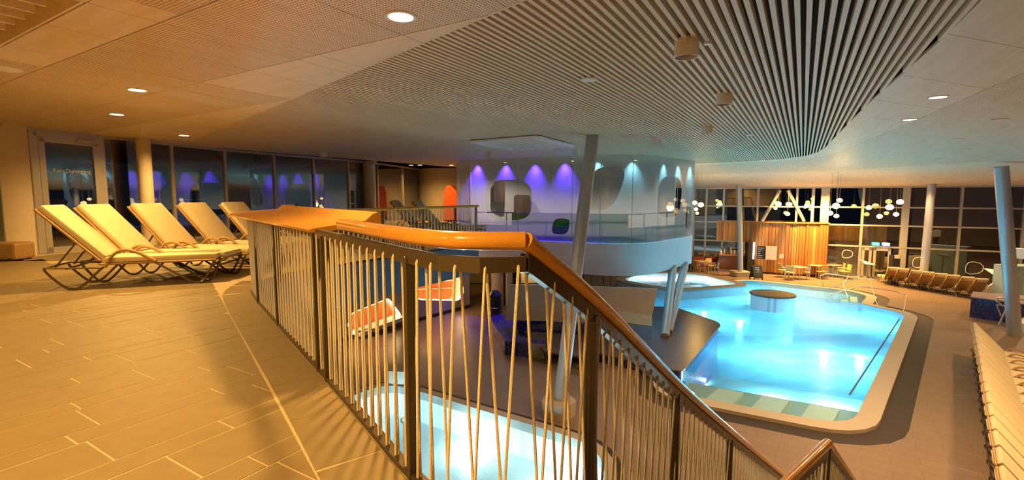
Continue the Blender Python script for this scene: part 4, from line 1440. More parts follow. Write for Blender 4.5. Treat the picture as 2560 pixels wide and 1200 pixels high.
MB().box((s00 + sd_ * 2.0 + sn_ * .6 + Vector((0, 0, PZ1 + .52))), (5.2, 0.22, 1.0), rz=rzs).build('backrest', M['green'], gs, bevel=0.05)
for (x0, y0, x1, y1, d_) in ((1234, 453, 1262, 506, 23.2), (1285, 487, 1326, 560, 22.9)):
    q_ = [(p.x, p.y) for p in rounded([(x0, y0), (x1, y0), (x1, y1), (x0, y1)], 9, 4)]
    pp = [PD(x_, y_, d_) for x_, y_ in q_]
    n = len(pp)
    MB().add(pp + [p + Vector((0, .9, 0)) for p in pp], [tuple(range(n)), tuple(range(2 * n - 1, n - 1, -1))] + [(i, (i + 1) % n, (i + 1) % n + n, i + n) for i in range(n)]).build('dark_opening', mat('dark_brown_opening', (.06, .045, .035), .5, col2=(.07, .05, .04)), pd)
# balustrade rail just inside
rail_in = [Vector((p[0], p[1], 0.62)) for p in inset(pod, 0.35)]
q0 = min(range(len(rail_in)), key=lambda i: (rail_in[i] - Vector((-2.0, 20.7, 0.62))).length)
ri = rail_in[0:npc * 3 - 4]
ir = thing('inner_rail', 'thin dark rail inside the frosted glass room', 'rail', (ri[0].x, ri[0].y, PZ1 + .02))
MB().tube(ri, 0.025, 6).build('bar', M['steel_brown'], ir, smooth=True)
sri = arclen(ri)
for k in range(7):
    p = at_len(ri, sri, 0.3 + k * (sri[-1] - 0.6) / 6)
    MB().tube([(p.x, p.y, PZ1 + .02), (p.x, p.y, 0.62)], 0.018, 6).build('baluster', M['steel_brown'], ir)
# coloured spots behind the glass
spots = [(1190, 'b', 'left-hand'), (1262, 'b', ''), (1337, 'b', ''), (1414, 'b', ''), (1497, 'c', ''), (1580, 'c', ''), (1655, 'c', ''), (1692, 'c', ''), (1722, 'c', '')]
for k, (x, cc, _) in enumerate(spots):
    q = pod_sz(x, 480)
    if not q: continue
    p = q[2]
    cen = Vector((2.8, 22, 0))
    dirn = (cen - p).normalized()
    lp_ = p + dirn * 0.22
    col = (0.10, 0.035, 1.0) if cc == 'b' else (0.30, 0.80, 1.0)
    t = thing('colour_spot', ('violet-blue ceiling spot washing the frosted glass' if cc == 'b' else 'pale cyan ceiling spot washing the frosted glass'), 'lamp', (lp_.x, lp_.y, ZC), 'blue spots in the glass room' if cc == 'b' else 'cyan spots in the glass room')
    MB().lathe([(0.07, 0.0), (0.07, -0.035), (0.055, -0.035)], (lp_.x, lp_.y, ZC), 16).build('housing', M['white_plastic'], t, fix=False)
    MB().lathe([(0.0, -0.03), (0.055, -0.03)], (lp_.x, lp_.y, ZC), 16).build('lens', M['led_blue'] if cc == 'b' else M['led_cyan'], t, fix=False)
    lamp('SPOT', (lp_.x, lp_.y, ZC - 0.05), 330 if cc == 'b' else 90, col, 0.05, 72, 1.0, aim=(p.x + dirn.x * 0.08, p.y + dirn.y * 0.08, ZC - 1.0), name='colour_spot_light')
for (x, y) in ((-0.3, 21.8), (2.6, 20.8), (5.2, 20.4)):
    downlight(Vector((x, y, ZC)), 'small white downlight inside the frosted glass room', 150, (1.0, 0.80, 0.62), r=0.08, spot=150, group='downlights in the glass room')

# ------------------------------------------------------------------ beige alcove wall under the gallery
W0, W1 = Vector((-7.6, 13.95, 0)), Vector((-1.9, 21.25, 0))
wd_ = (W1 - W0).normalized()
wn = Vector((wd_.y, -wd_.x, 0))        # towards the hall
Lw = (W1 - W0).length
def on_wall(x, y, off=0.0):
    r = ray(x, y)
    o = Vector((0, 0, EYE))
    p0 = W0 + wn * off
    t = (p0 - o).dot(wn) / r.dot(wn)
    p = o + r * t
    return (p - W0).dot(wd_), p.z
def wp(s, z, off=0.0): return W0 + wd_ * s + wn * off + Vector((0, 0, z))
al1 = [on_wall(x, y) for x, y in ((868, 812), (880, 782), (972, 745), (1004, 788), (998, 804), (912, 838), (883, 846))]
al2 = [on_wall(x, y) for x, y in ((1030, 735), (1040, 690), (1150, 662), (1160, 735), (1146, 752), (1050, 750))]
al1 = [(p.x, p.y) for p in rounded(al1, 0.12, 3)]
al2 = [(p.x, p.y) for p in rounded(al2, 0.15, 3)]
outer = [(0, ZL), (Lw, ZL), (Lw, -0.4), (0, -0.4)]
wallb = struct_root('wall_alcoves', tuple(W0))
loops = [[Vector((a_, b_, 0)) for a_, b_ in l] for l in (outer, al1, al2)]
flat = [p for l in loops for p in l]
fcs = list(tessellate_polygon(loops))
MB().add([wp(p.x, p.y) for p in flat], fcs).build('wall_face', M['wall_warm'], wallb, fix=False)
MB().beam(wp(0, ZL + .07, .012), wp(Lw, ZL + .07, .012), 0.02, 0.14).build('skirting', M['steel_brown'], wallb)
for al, dp in ((al1, 0.45), (al2, 0.55)):
    n = len(al)
    MB().add([wp(s_, z_, 0) for s_, z_ in al] + [wp(s_, z_, -dp) for s_, z_ in al], [(i, (i + 1) % n, (i + 1) % n + n, i + n) for i in range(n)]).build('alcove_reveal', M['white'], wallb)
    MB().add([wp(s_, z_, -dp) for s_, z_ in al], [tuple(range(n))]).build('alcove_back', M['orange_felt'], wallb, fix=False)
    cs, cz = sum(p[0] for p in al) / n, sum(p[1] for p in al) / n
    strip = [wp(s_ + (cs - s_) * .03, z_ + (cz - z_) * .03, -0.06) for s_, z_ in al]
    MB().tube(strip, 0.018, 6, closed=True).build('light_strip', M['led_warm'], wallb)
# bench ledge of the front alcove and slats of the other
lo = [p for p in al1]
s_a, z_a = on_wall(890, 838); s_b, z_b = on_wall(1000, 800)
ledge = thing('alcove_bench', 'cream bench shelf standing out from the front orange alcove', 'bench', tuple(wp((s_a + s_b) / 2, ZL)))
MB().add([wp(s_a, z_a + .12, -.3), wp(s_b, z_b + .18, -.3), wp(s_b, z_b + .18, .28), wp(s_a, z_a + .12, .28), wp(s_a, z_a - .02, -.3), wp(s_b, z_b + .02, -.3), wp(s_b, z_b + .02, .28), wp(s_a, z_a - .02, .28)],
         [(0, 1, 2, 3), (7, 6, 5, 4), (0, 4, 5, 1), (1, 5, 6, 2), (2, 6, 7, 3), (3, 7, 4, 0)]).build('shelf', M['white'], ledge)
MB().beam(wp(s_a, ZL + .12, .12), wp(s_b, ZL + .12, .12), 0.1, 0.28).build('plinth', M['counter'], ledge)
for k in range(1, 4):
    xs = on_wall(1045, 745 - 17 * k), on_wall(1155, 742 - 19 * k)
    MB().beam(wp(*xs[0], -.5), wp(*xs[1], -.5), 0.03, 0.03).build('alcove_slat', M['white'], wallb)
# recess behind, and columns of the lower hall
MB().box((-3.6, 27.2, (ZL - 0.3) / 2), (10, 0.2, -ZL - .4)).build('wall_recess', M['wall_warm'], kind='structure')
MB().box((-0.6, 24.3, -2.2), (0.15, 6.0, 3.0), rz=0.15).build('partition', M['wall_warm'], kind='structure')
cc = P(1243, 762, ZL)
round_col(cc.x, cc.y, 0.28, ZL, PZ0, 'grey-brown round column under the glass room behind the black bin', 'wall_warm')

# ------------------------------------------------------------------ black bins
def litter_bin(p, h, r, label):
    t = thing('litter_bin', label, 'bin', tuple(p))
    MB().lathe([(r * .72, 0), (r * .95, h * .22), (r, h * .55), (r * .96, h * .74), (r * .9, h * .76)], p, 8).build('body', M['black'], t)
    MB().lathe([(r * .98, h * .76), (r * 1.02, h * .82), (r * .5, h * .97), (0.01, h)], p, 8).build('hood', M['black'], t)
    MB().box((p.x - .02, p.y - r * .97, p.z + h * .42), (r * 1.0, 0.02, 0.035)).build('label_plate', M['white'], t)
litter_bin(P(1238, 797, ZL), 1.2, 0.27, 'tall faceted black bin with a pointed hood beside the mosaic bench')
litter_bin(PD(1290, 712, 25.0) * 1.0 if False else P(1292, 714, ZL), 1.0, 0.25, 'small black bin in the lit corner under the glass room')
led = PD(1312, 675, 24.0)
MB().beam(PD(1298, 680, 26.5), PD(1345, 683, 26.5), 0.04, 0.04).build('light_strip', M['led_warm'])
tag(bpy.data.objects['light_strip.002'] if 'light_strip.002' in bpy.data.objects else C.objects[-1], 'warm glowing strip on the wall in the corner under the glass room', 'lamp')

# ------------------------------------------------------------------ mosaic bench, cream screen, plates
BZ = ZL + 0.46
bt = thing('mosaic_bench', 'angled blue mosaic bench with a pale inlay beside the steel column', 'bench', tuple(P(1280, 860, ZL)))
bp1 = [P(x, y, BZ) for x, y in ((1222, 792), (1262, 852), (1362, 862), (1360, 852), (1300, 842), (1284, 797), (1250, 784))]
MB().prism([(p.x, p.y) for p in bp1], ZL, BZ).build('seat', M['mosaic'], bt)
bp2 = [P(x, y, BZ + .12) for x, y in ((1284, 797), (1500, 812), (1500, 800), (1284, 787))]
MB().prism([(p.x, p.y) for p in bp2], ZL, BZ + .12).build('back_seat', M['mosaic'], bt)
e0, e1 = bp1[1], bp1[2]
en = Vector(((e1 - e0).y, -(e1 - e0).x, 0)).normalized()
MB().beam(e0.lerp(e1, .62) + en * .012 + Vector((0, 0, -.22)), e1 + en * .012 + Vector((0, 0, -.22)), 0.02, 0.46).build('grey_end', M['mosaic_grey'], bt)
# brown low table
bq = [P(x, y, ZL + .4) for x, y in ((1310, 828), (1362, 878), (1455, 892), (1500, 880), (1500, 840))]
tbw = thing('low_slab_table', 'low dark brown slab table beside the steel column', 'table', tuple(P(1440, 900, ZL)))
MB().prism([(p.x, p.y) for p in bq], ZL + .34, ZL + .4).build('top', M['deck_brown'], tbw)
for q in bq:
    c = sum(bq, Vector()) / 5
    qq = q.lerp(c, .06)
    MB().box((qq.x, qq.y, ZL + .17), (0.06, 0.06, 0.34)).build('leg', M['steel_brown'], tbw)
# cream screen with glass lower right
q0, q1 = P(1255, 850, ZL), P(1632, 872, ZL)
sdv = (q1 - q0); sdv.normalize()
snn = Vector((sdv.y, -sdv.x, 0))
def on_screen(x, y):
    r = ray(x, y); o = Vector((0, 0, EYE))
    t = (q0 - o).dot(snn) / r.dot(snn)
    return o + r * t
sc_px = [(1262, 800), (1275, 712), (1400, 714), (1644, 722), (1630, 790), (1550, 812), (1470, 806)]
fpts = [on_screen(x, y) for x, y in sc_px]
n = len(fpts)
scr = thing('cream_screen', 'broad cream screen wall with a slanted free end behind the mosaic bench', 'screen', (q0.x, q0.y, ZL))
MB().add(fpts + [p - snn * 0.08 for p in fpts], [tuple(range(n)), tuple(range(2 * n - 1, n - 1, -1))] + [(i, (i + 1) % n, (i + 1) % n + n, i + n) for i in range(n)]).build('panel', mat('dull_cream_screen', (.46, .38, .29), .5, col2=(.50, .42, .33), scale=(2, 2, 2)), scr)
fb = [on_screen(x, y) for x, y in ((1262, 800), (1470, 806), (1550, 812), (1630, 790))]
lowp = fb + [Vector((p.x, p.y, ZL)) for p in fb[::-1]]
n = len(lowp)
MB().add(lowp + [p - snn * 0.03 for p in lowp], [tuple(range(n)), tuple(range(2 * n - 1, n - 1, -1))] + [(i, (i + 1) % n, (i + 1) % n + n, i + n) for i in range(n)]).build('lower_glass', M['glass_clear'], scr)
gp = [on_screen(x, y) + snn * .02 for x, y in ((1545, 777), (1630, 788), (1630, 815), (1545, 803))]
MB().add(gp + [p + snn * .012 for p in gp], [(0, 1, 2, 3), (7, 6, 5, 4), (0, 4, 5, 1), (1, 5, 6, 2), (2, 6, 7, 3), (3, 7, 4, 0)]).build('notice_plate', mat('pale_plate', (0.50, 0.58, 0.60), 0.4, col2=(0.48, 0.56, 0.58)), scr)
# thin loop rails beyond the screen
for k, (x, y) in enumerate(((1462, 718), (1510, 716), (1560, 712), (1626, 705))):
    p = P(x, y, ZL)
    lean = Vector((0.35, 0.3, 0))
    o = MB().tube(smooth_path([p, p + Vector((-.12, -.05, .8)), p + Vector((-.02, .05, 1.0)), p + lean + Vector((0, 0, .9)), p + lean + Vector((.1, .1, 0.0))], 2), 0.02, 6).build('grab_loop', M['tube_metal'], None, smooth=True)
    tag(o, 'thin bent grab loop standing beside the raised whirlpool', 'rail', 'grab loops by the whirlpool')
# small cream block on the floor below the railing
p = P(996, 962, ZL)
o = MB().prism(rounded([(p.x - .35, p.y - .1), (p.x + .35, p.y - .2), (p.x + .45, p.y + .35), (p.x - .3, p.y + .4)], .08), ZL, ZL + 0.42).build('stone_block', M['rim'], None, bevel=0.0)
tag(o, 'low cream stone block beside the small white pool', 'block')

# ------------------------------------------------------------------ far glass front
wf = struct_root('window_2')
fd3 = Vector((fd.x, fd.y, 0))
fn3 = Vector((fn.x, fn.y, 0))
xs_m = [1735, 1765, 1808, 1893, 1990, 2030, 2060, 2155, 2262, 2400, 2560, 2760]
thick = {2060: 0.45, 2262: 0.35, 2030: .16}
fpt = [Vector((front_pt(x).x, front_pt(x).y, 0)) for x in xs_m]
for x, p in zip(xs_m, fpt):
    MB().box((p.x, p.y, (ZL + ZF) / 2), (thick.get(x, 0.12), 0.2, ZF - ZL), rz=math.atan2(fd.y, fd.x)).build('mullion', M['frame'], wf)
lvl = [ZL + .05, -2.02 + 0.28, -0.62 + 0.16, 0.62, ZF - .04]
A0, A1 = fpt[0] - fd3 * 0 , fpt[-1]
for z in lvl:
    MB().beam(fpt[0] + Vector((0, 0, z)) - fn3 * .05, fpt[-1] + Vector((0, 0, z)) - fn3 * .05, 0.12, 0.09).build('transom', M['frame'], wf)
for i in range(len(fpt) - 1):
    if xs_m[i] == 2155: zs = list(zip(lvl[1:-1], lvl[2:]))
    else: zs = list(zip(lvl[:-1], lvl[1:]))
    for z0, z1 in zs:
        MB().beam(fpt[i].lerp(fpt[i + 1], .01) + Vector((0, 0, (z0 + z1) / 2)), fpt[i].lerp(fpt[i + 1], .99) + Vector((0, 0, (z0 + z1) / 2)), 0.015, z1 - z0 - .04).build('pane', M['glass'], wf)
# entrance doors
ed = struct_root('door_2', tuple(fpt[7].lerp(fpt[8], .3) + Vector((0, 0, ZL))))
dxs = [2160, 2184, 2189, 2232]
dp = [Vector((front_pt(x).x, front_pt(x).y, 0)) - fn3 * .08 for x in dxs]
zt = lvl[1] - .06
for a_, b_ in ((dp[0], dp[1]), (dp[2], dp[3])):
    tt = (b_ - a_).normalized()
    for p in (a_ + tt * .06, b_ - tt * .06):
        MB().box((p.x, p.y, (ZL + zt) / 2), (0.13, 0.08, zt - ZL), rz=math.atan2(tt.y, tt.x)).build('door_stile', M['frame'], ed)
    for z in (ZL + .08, zt - .08):
        MB().beam(a_ + Vector((0, 0, z)), b_ + Vector((0, 0, z)), 0.08, 0.16).build('door_rail', M['frame'], ed)
    MB().beam(a_.lerp(b_, .04) + Vector((0, 0, (ZL + zt) / 2)), a_.lerp(b_, .96) + Vector((0, 0, (ZL + zt) / 2)), 0.015, zt - ZL - .2).build('pane', M['glass'], ed)
pside = Vector((front_pt(2245).x, front_pt(2245).y, 0))
MB().beam(pside.lerp(fpt[8], -0.5) + Vector((0, 0, (ZL + zt) / 2)), fpt[8] + Vector((0, 0, (ZL + zt) / 2)), 0.015, zt - ZL).build('side_pane', M['glass'], ed)
# exit signs above the door
for x, mm, lb in ((2193, 'exit_green', 'small green lit exit sign above the glazed entrance'), (2219, 'sign_blue', 'small bluish lit sign next to the exit sign')):
    q = front_pt(x)
    p = Vector((q.x, q.y, 0)) - fn3 * .16
    t = thing('exit_sign', lb, 'sign', (p.x, p.y, lvl[1] + .08))
    MB().beam(p - fd3 * .16 + Vector((0, 0, lvl[1] + .18)), p + fd3 * .16 + Vector((0, 0, lvl[1] + .18)), 0.06, 0.17).build('light_box', M[mm], t); lbx = C.objects[-1]
    MB().beam(p - fd3 * .05 - fn3 * .032 + Vector((0, 0, lvl[1] + .18)), p + fd3 * .08 - fn3 * .032 + Vector((0, 0, lvl[1] + .18)), 0.006, 0.05).build('symbol', M['white'], lbx)
# rounded-square loop stickers on the glass
for x, y, s_ in ((2118, 635, .30), (2298, 656, .36), (2434, 670, .42)):
    q = front_pt(x); d = q.y
    p = PD(x, y, d) - fn3 * .12
    lp_ = [p + fd3 * (s_ * cx) + Vector((0, 0, s_ * cz)) for cx, cz in ((.8, -.9), (.95, .2), (.5, .95), (-.9, .6), (-.8, -.6))]
    o = MB().tube(smooth_path(lp_, 1, closed=True), 0.02, 6, closed=True).build('loop_handle', M['white'], None, smooth=True)
    tag(o, {2118: 'faint rounded loop mark on the glass before the cedar wall', 2298: 'rounded white loop mark on the glass beside the slim column', 2434: 'large rounded white loop mark on the glass above the lounger row'}[x], 'window mark')
# diagonal braces beyond the bar
for (x0, y0, x1, y1, lb) in ((1905, 553, 1950, 480, 'left diagonal steel brace above the bar'), (2010, 553, 1970, 480, 'right diagonal steel brace above the bar')):
    d = front_pt(1955).y - 0.5
    o = MB().tube([PD(x0, y0, d), PD(x1, y1 - 4, d)], 0.10, 12).build('brace', M['frame'], None, smooth=True)
    tag(o, lb, 'brace')

# ------------------------------------------------------------------ bar with cedar boards
bar_px = [(1793, None, 32.6), (1835, None, 32.2), (1893, None, 31.1), (1930, None, 30.6), (1975, None, 30.0), (2020, None, 29.7), (2074, None, 29.55)]
bar_path = [Vector(((x - 1280) / FPX * d, d, 0)) for x, _, d in bar_px]
bar_s = smooth_path(bar_path, 2)
bl_ = arclen(bar_s)
ztop = -0.40
bwall = thing('cedar_wall', 'curved wall of upright glowing cedar boards around the bar', 'wall', (bar_path[4].x, bar_path[4].y, ZL))
q = 0.0
k = 0
while q < bl_[-1] - 0.1:
    wdt = random.choice((0.13, 0.16, 0.19, 0.22))
    a_, b_ = at_len(bar_s, bl_, q), at_len(bar_s, bl_, q + wdt - 0.02)
    m_ = a_.lerp(b_, .5)
    xpix = 1280 + m_.x / m_.y * FPX
    zb = ZL + 0.12 if xpix > 1890 else -1.72
    dpth = random.choice((0.06, 0.09, 0.12))
    MB().box((m_.x, m_.y, (ztop + zb) / 2), ((b_ - a_).length, dpth, ztop - zb), rz=math.atan2((b_ - a_).y, (b_ - a_).x)).build('board', M['board%d' % random.randrange(3)], bwall)
    q += wdt
    k += 1
bk = [p + Vector((0.1, 0.12, 0)) for p in bar_s]
i_cut = next(i for i, p in enumerate(bk) if 1280 + p.x / p.y * FPX > 1890)
MB().sweep(bk[i_cut:], [(0, ZL), (-.06, ZL), (-.06, ztop), (0, ztop)]).build('backing', M['counter'], bwall)
MB().sweep(bk[:i_cut + 1], [(0, -1.75), (-.06, -1.75), (-.06, ztop), (0, ztop)]).build('backing', M['counter'], bwall)
MB().sweep(bar_s, [(-.1, ztop), (.1, ztop), (.1, ztop + .06), (-.1, ztop + .06)]).build('cap', M['board1'], bwall)
# boards seen behind the glass, right of the bar
ow = thing('cedar_wall', 'dim cedar board wall outside behind the glass front', 'wall', (22, 30.5, ZL))
for k in range(30):
    p = Vector((front_pt(2082 + k * 4.9).x, front_pt(2082 + k * 4.9).y, 0)) + fn3 * 0.7
    MB().box((p.x, p.y, (ZL - .45) / 2), (0.10, random.choice((.06, .1)), -.45 - ZL), rz=math.atan2(fd.y, fd.x)).build('board', M['board%d' % random.choice((0, 2))], ow)
# counter
cp = [PD(1795, 640, 32.0), PD(1880, 645, 31.5)]
bc = thing('bar_counter', 'red-brown bar counter under the cedar canopy', 'counter', (cp[0].lerp(cp[1], .5).x, 31.7, ZL))
ca_, cb2 = Vector((cp[0].x, cp[0].y, 0)), Vector((cp[1].x, cp[1].y, 0))
MB().beam(ca_ + Vector((0, 0, ZL + .6)), cb2 + Vector((0, 0, ZL + .6)), 0.6, 0.95).build('front', M['counter'], bc)
MB().beam(ca_ + Vector((0, 0, ZL + 1.1)), cb2 + Vector((0, 0, ZL + 1.1)), 0.75, 0.06).build('worktop', M['board2'], bc)
MB().beam(ca_ + Vector((0, 0, ZL + .07)), cb2 + Vector((0, 0, ZL + .07)), 0.5, 0.14).build('plinth', M['steel'], bc)
MB().box((14.3, 34.6, -2.4), (3.4, 0.15, 2.6), rz=-.47).build('wall_bar', M['wall_warm'], kind='structure')
# bottles and jugs along the counter
for k in range(9):
    f = 0.08 + k * 0.1
    p = ca_.lerp(cb2, f) + Vector((0, 0, ZL + 1.13))
    h = random.uniform(.22, .38)
    r_ = random.uniform(.05, .09)
    o = MB().lathe([(r_, 0), (r_, h * .6), (r_ * .45, h * .75), (r_ * .4, h)], p, 10).build('bottle', M[['white', 'steel', 'counter', 'paper'][k % 4]], None, smooth=True)
    tag(o, 'small %s standing on the bar counter' % ['white jug', 'steel flask', 'dark brown bottle', 'pale bottle'][k % 4], 'bottle', 'bottles on the bar counter')
# coffee machine
p = ca_.lerp(cb2, .55) + Vector((0, .5, ZL + 1.13))
cm = thing('coffee_machine', 'steel coffee machine behind the bar counter', 'machine', tuple(p))
MB().box(p + Vector((0, 0, .22)), (.7, .45, .44)).build('body', M['steel'], cm, bevel=.02)
MB().box(p + Vector((0, -.24, .3)), (.5, .04, .08)).build('group_heads', M['black'], cm)
# lit fridge edge, menu boards
p0, p1 = PD(1885, 605, 30.9), PD(1885, 647, 30.9)
fg = thing('drinks_cooler', 'upright drinks cooler with a glaring white tube beside the menu', 'cooler', (p0.x, p0.y, ZL))
MB().box((p0.x - .22, p0.y + .1, ZL + 1.0), (0.4, 0.4, 2.0)).build('cabinet', M['black'], fg)
MB().box((p0.x - .05, p0.y - .12, (p0.z + p1.z) / 2), (0.07, 0.04, p0.z - p1.z)).build('light_tube', M['tube_white'], fg)
def plate_on_bar(x0, y0, x1, y1, d, mm, name, label, cat):
    a_, b_ = PD(x0, y0, d[0]), PD(x1, y1, d[1])
    t = thing(name, label, cat, (a_.lerp(b_, .5).x, a_.lerp(b_, .5).y, b_.z))
    pa, pb_ = Vector((a_.x, a_.y, 0)), Vector((b_.x, b_.y, 0))
    MB().beam(pa + Vector((0, 0, (a_.z + b_.z) / 2)), pb_ + Vector((0, 0, (a_.z + b_.z) / 2)), 0.05, a_.z - b_.z).build('plate', mm, t)
    return t, pa, pb_, a_.z, b_.z
t, pa, pb_, za, zb = plate_on_bar(1893, 615, 1914, 648, (30.75, 30.45), M['chalk'], 'menu_board', 'dark chalk menu board on the cedar wall', 'board')
nb = (pb_ - pa).normalized(); nb = Vector((nb.y, -nb.x, 0))
for k in range(6):
    z = za - .12 - k * .12
    l_ = random.uniform(.4, .85)
    MB().beam(pa.lerp(pb_, .1) + nb * .03 + Vector((0, 0, z)), pa.lerp(pb_, l_) + nb * .03 + Vector((0, 0, z)), 0.006, 0.03).build('chalk_line', M['chalk_white'], t)
plate_on_bar(1915, 615, 1941, 650, (30.42, 30.15), M['paper'], 'notice_board', 'plain pale notice board beside the menu on the cedar wall', 'board')
plate_on_bar(1949, 635, 1959, 646, (30.05, 29.95), M['paper'], 'notice', 'small framed notice on the glowing cedar boards', 'notice')
# A-frame chalk sign
ap = P(1890, 699, ZL)
af = thing('chalk_sign', 'black A-frame chalk sign standing near the whirlpool', 'sign', tuple(ap))
for s_ in (-1, 1):
    a_ = ap + Vector((0, s_ * .28, .0)); b_ = ap + Vector((0, s_ * .03, .86))
    MB().beam(a_ + Vector((0, 0, .12)), b_, .55, .03, up=Vector((0, 1, 0))).build('board', M['chalk'], af)
    for q in (-.25, .25):
        MB().beam(a_ + Vector((q, 0, 0)), a_ + Vector((q * .9, -s_ * .05, .2)), .05, .03, up=Vector((0, 1, 0))).build('leg', M['black'], af)
for k in range(6):
    z = .74 - k * .1
    yy = -(.03 + (.86 - z) * .29) - .03
    MB().box(ap + Vector((random.uniform(-.05, .05), yy, z)), (random.uniform(.22, .40), .006, .035)).build('chalk_line', M['chalk_white'], af)

# ------------------------------------------------------------------ chairs and tables
def make_chair():
    t = thing('bar_chair', None, None)
    MB().box((0, 0, .44), (.46, .46, .04)).build('seat', M['chair_yellow'], t, bevel=.01, seg=1)
    MB().box((-.22, 0, .70), (.03, .46, .36), ry=-.12).build('backrest', M['chair_yellow'], t, bevel=.01, seg=1)
    for sx in (-1, 1):
        for sy in (-1, 1):
            MB().box((sx * .21, sy * .22, .22), (.03, .03, .44 if sx > 0 else .44)).build('leg', M['steel'], t)
    for sy in (-1, 1):
        MB().tube([(-.22, sy * .23, .64), (.16, sy * .24, .65), (.21, sy * .23, .44)], .014, 6).build('arm', M['steel'], t)
        MB().box((-.215, sy * .22, .62), (.025, .025, .4)).build('back_post', M['steel'], t)
    index_kids(t)
    return t
CH = make_chair(); chf = [True]
def make_table():
    t = thing('bar_table', None, None)
    MB().box((0, 0, .73), (.8, .8, .035)).build('top', M['table_pink'], t, bevel=.008, seg=1)
    for sx in (-1, 1):
        for sy in (-1, 1):
            MB().box((sx * .33, sy * .33, .36), (.04, .04, .71)).build('leg', M['steel'], t)
    index_kids(t)
    return t
TB = make_table(); tbf = [True]
for (x, y, lb) in ((1994, 697, 'rosy square table among straw chairs nearest the chalk sign'), (2042, 693, 'square table in the middle of the straw chairs by the cedar wall'), (2078, 691, 'square table by the glass at the end of the cedar wall')):
    p = P(x, y, ZL); place(TB, tbf, p, .4, lb, 'table', 'tables by the cedar wall')
chs = [((1957, 693), 0.0, 'straw chair standing closest to the cedar boards'), ((1974, 699), 0.9, 'straw chair seen from behind at the rosy table'), ((2001, 687), -1.6, 'straw chair on the cedar wall side of the rosy table'),
       ((2013, 698), 2.6, 'straw chair at the pool side of the rosy table'), ((2037, 688), -1.5, 'straw chair on the wall side of the middle table'), ((2054, 697), 1.6, 'straw chair seen from behind at the middle table'),
       ((2069, 687), -1.5, 'straw chair tucked at the corner of cedar wall and glass'), ((2098, 693), 2.8, 'straw chair turned sideways at the end table'), ((2112, 697), 3.0, 'straw chair before the dim outside boards')]
for (x, y), rz, lb in chs:
    place(CH, chf, P(x, y, ZL), rz, lb, 'chair', 'straw chairs by the cedar wall')
for (x, y, lb) in ((1765, 686, 'rosy table half hidden beside the glass room'), (1752, 680, 'table among red sofas by the bar')):
    place(TB, tbf, P(x, y, ZL), .2, lb, 'table', 'tables left of the bar')
for (x, y), rz, lb in [((1745, 686), .2, 'straw chair left of the bar beside the glass room'), ((1785, 686), 2.9, 'straw chair right of the table beside the bar'), ((1775, 680), -1.4, 'straw chair before the red sofa'), ((1738, 680), .3, 'dim straw chair at the sofa table')]:
    place(CH, chf, P(x, y, ZL), rz, lb, 'chair', 'straw chairs left of the bar')
for k, x in enumerate((1752, 1780)):
    p = P(x, 674, ZL)
    sf_ = thing('red_sofa', ['dark red sofa at the window left of the bar', 'dark red sofa next to the bar counter'][k], 'sofa', tuple(p))
    MB().box(p + Vector((0, 0, .22)), (1.0, .7, .44)).build('seat', M['red'], sf_, bevel=.04)
    MB().box(p + Vector((0, .3, .6)), (1.0, .2, .5)).build('backrest', M['red'], sf_, bevel=.04)

# ------------------------------------------------------------------ globe pendants
gl2 = [(2099, 501, 24.0, 13, 'topmost of the tight cluster of four near the glass entrance'), (2090, 515, 23.4, 17, 'the largest of the tight cluster of four near the glass entrance'), (2075, 533, 23.8, 14, 'on the bar side of the tight cluster of four'), (2091, 540, 24.0, 12, 'lowest of the tight cluster of four near the glass entrance'),
       (2172, 519, 27, 13, 'reflected in the glass, alone above the glazed entrance door'), (2224, 518, 27, 17, 'reflected in the glass, large one beside the thick mullion by the entrance'), (2250, 505, 27.2, 15, 'reflected in the glass, highest by the thick mullion past the entrance'), (2240, 536, 27.4, 12, 'reflected in the glass, lowest by the thick mullion past the entrance'), (2199, 541, 27.2, 13, 'reflected in the glass, low above the green exit sign'),  # mirror images in the front glass, built as solid glowing globes
       (1737, 507, 26, 12, 'uppermost half behind the glass room'), (1752, 512, 26.4, 14, 'largest beside the glass room'), (1740, 523, 26.2, 10, 'small below the uppermost beside the glass room'), (1743, 533, 26.4, 8, 'smallest and lowest beside the glass room'),
       (1946, 510, 30, 14, 'large one between the diagonal braces over the bar'), (1974, 511, 30, 12, 'beside the right diagonal brace over the bar'), (1939, 521, 30.2, 8, 'smallest above the cedar canopy'), (1969, 535, 29.8, 11, 'lowest above the cedar canopy')]
for k, (x, y, d, wpx, glb) in enumerate(gl2):
    p = PD(x, y, d)
    r_ = max(.08, wpx * d / FPX / 2)
    cz = min(ZC, right_z(p.x, p.y)) + .02
    side = 'near the glass entrance' if x > 2030 else ('beside the glass room' if x < 1800 else 'over the bar canopy')
    t = thing('globe_pendant', 'glowing globe pendant, ' + glb, 'lamp', (p.x, p.y, p.z), 'globe pendants ' + side)
    MB().lathe([(r_ * math.sin(g), -r_ * .86 * math.cos(g)) for g in [math.pi * i / 10 for i in range(11)]], p, 18).build('globe', M['globe'], t, smooth=True, fix=False)
    MB().tube([p + Vector((0, 0, r_ * .84)), Vector((p.x, p.y, cz))], .008, 5).build('cord', M['steel'], t)
    if k in (1, 10): lamp('POINT', p - Vector((0, 0, r_ + .05)), 70, WARM, .2, name='globe_light')

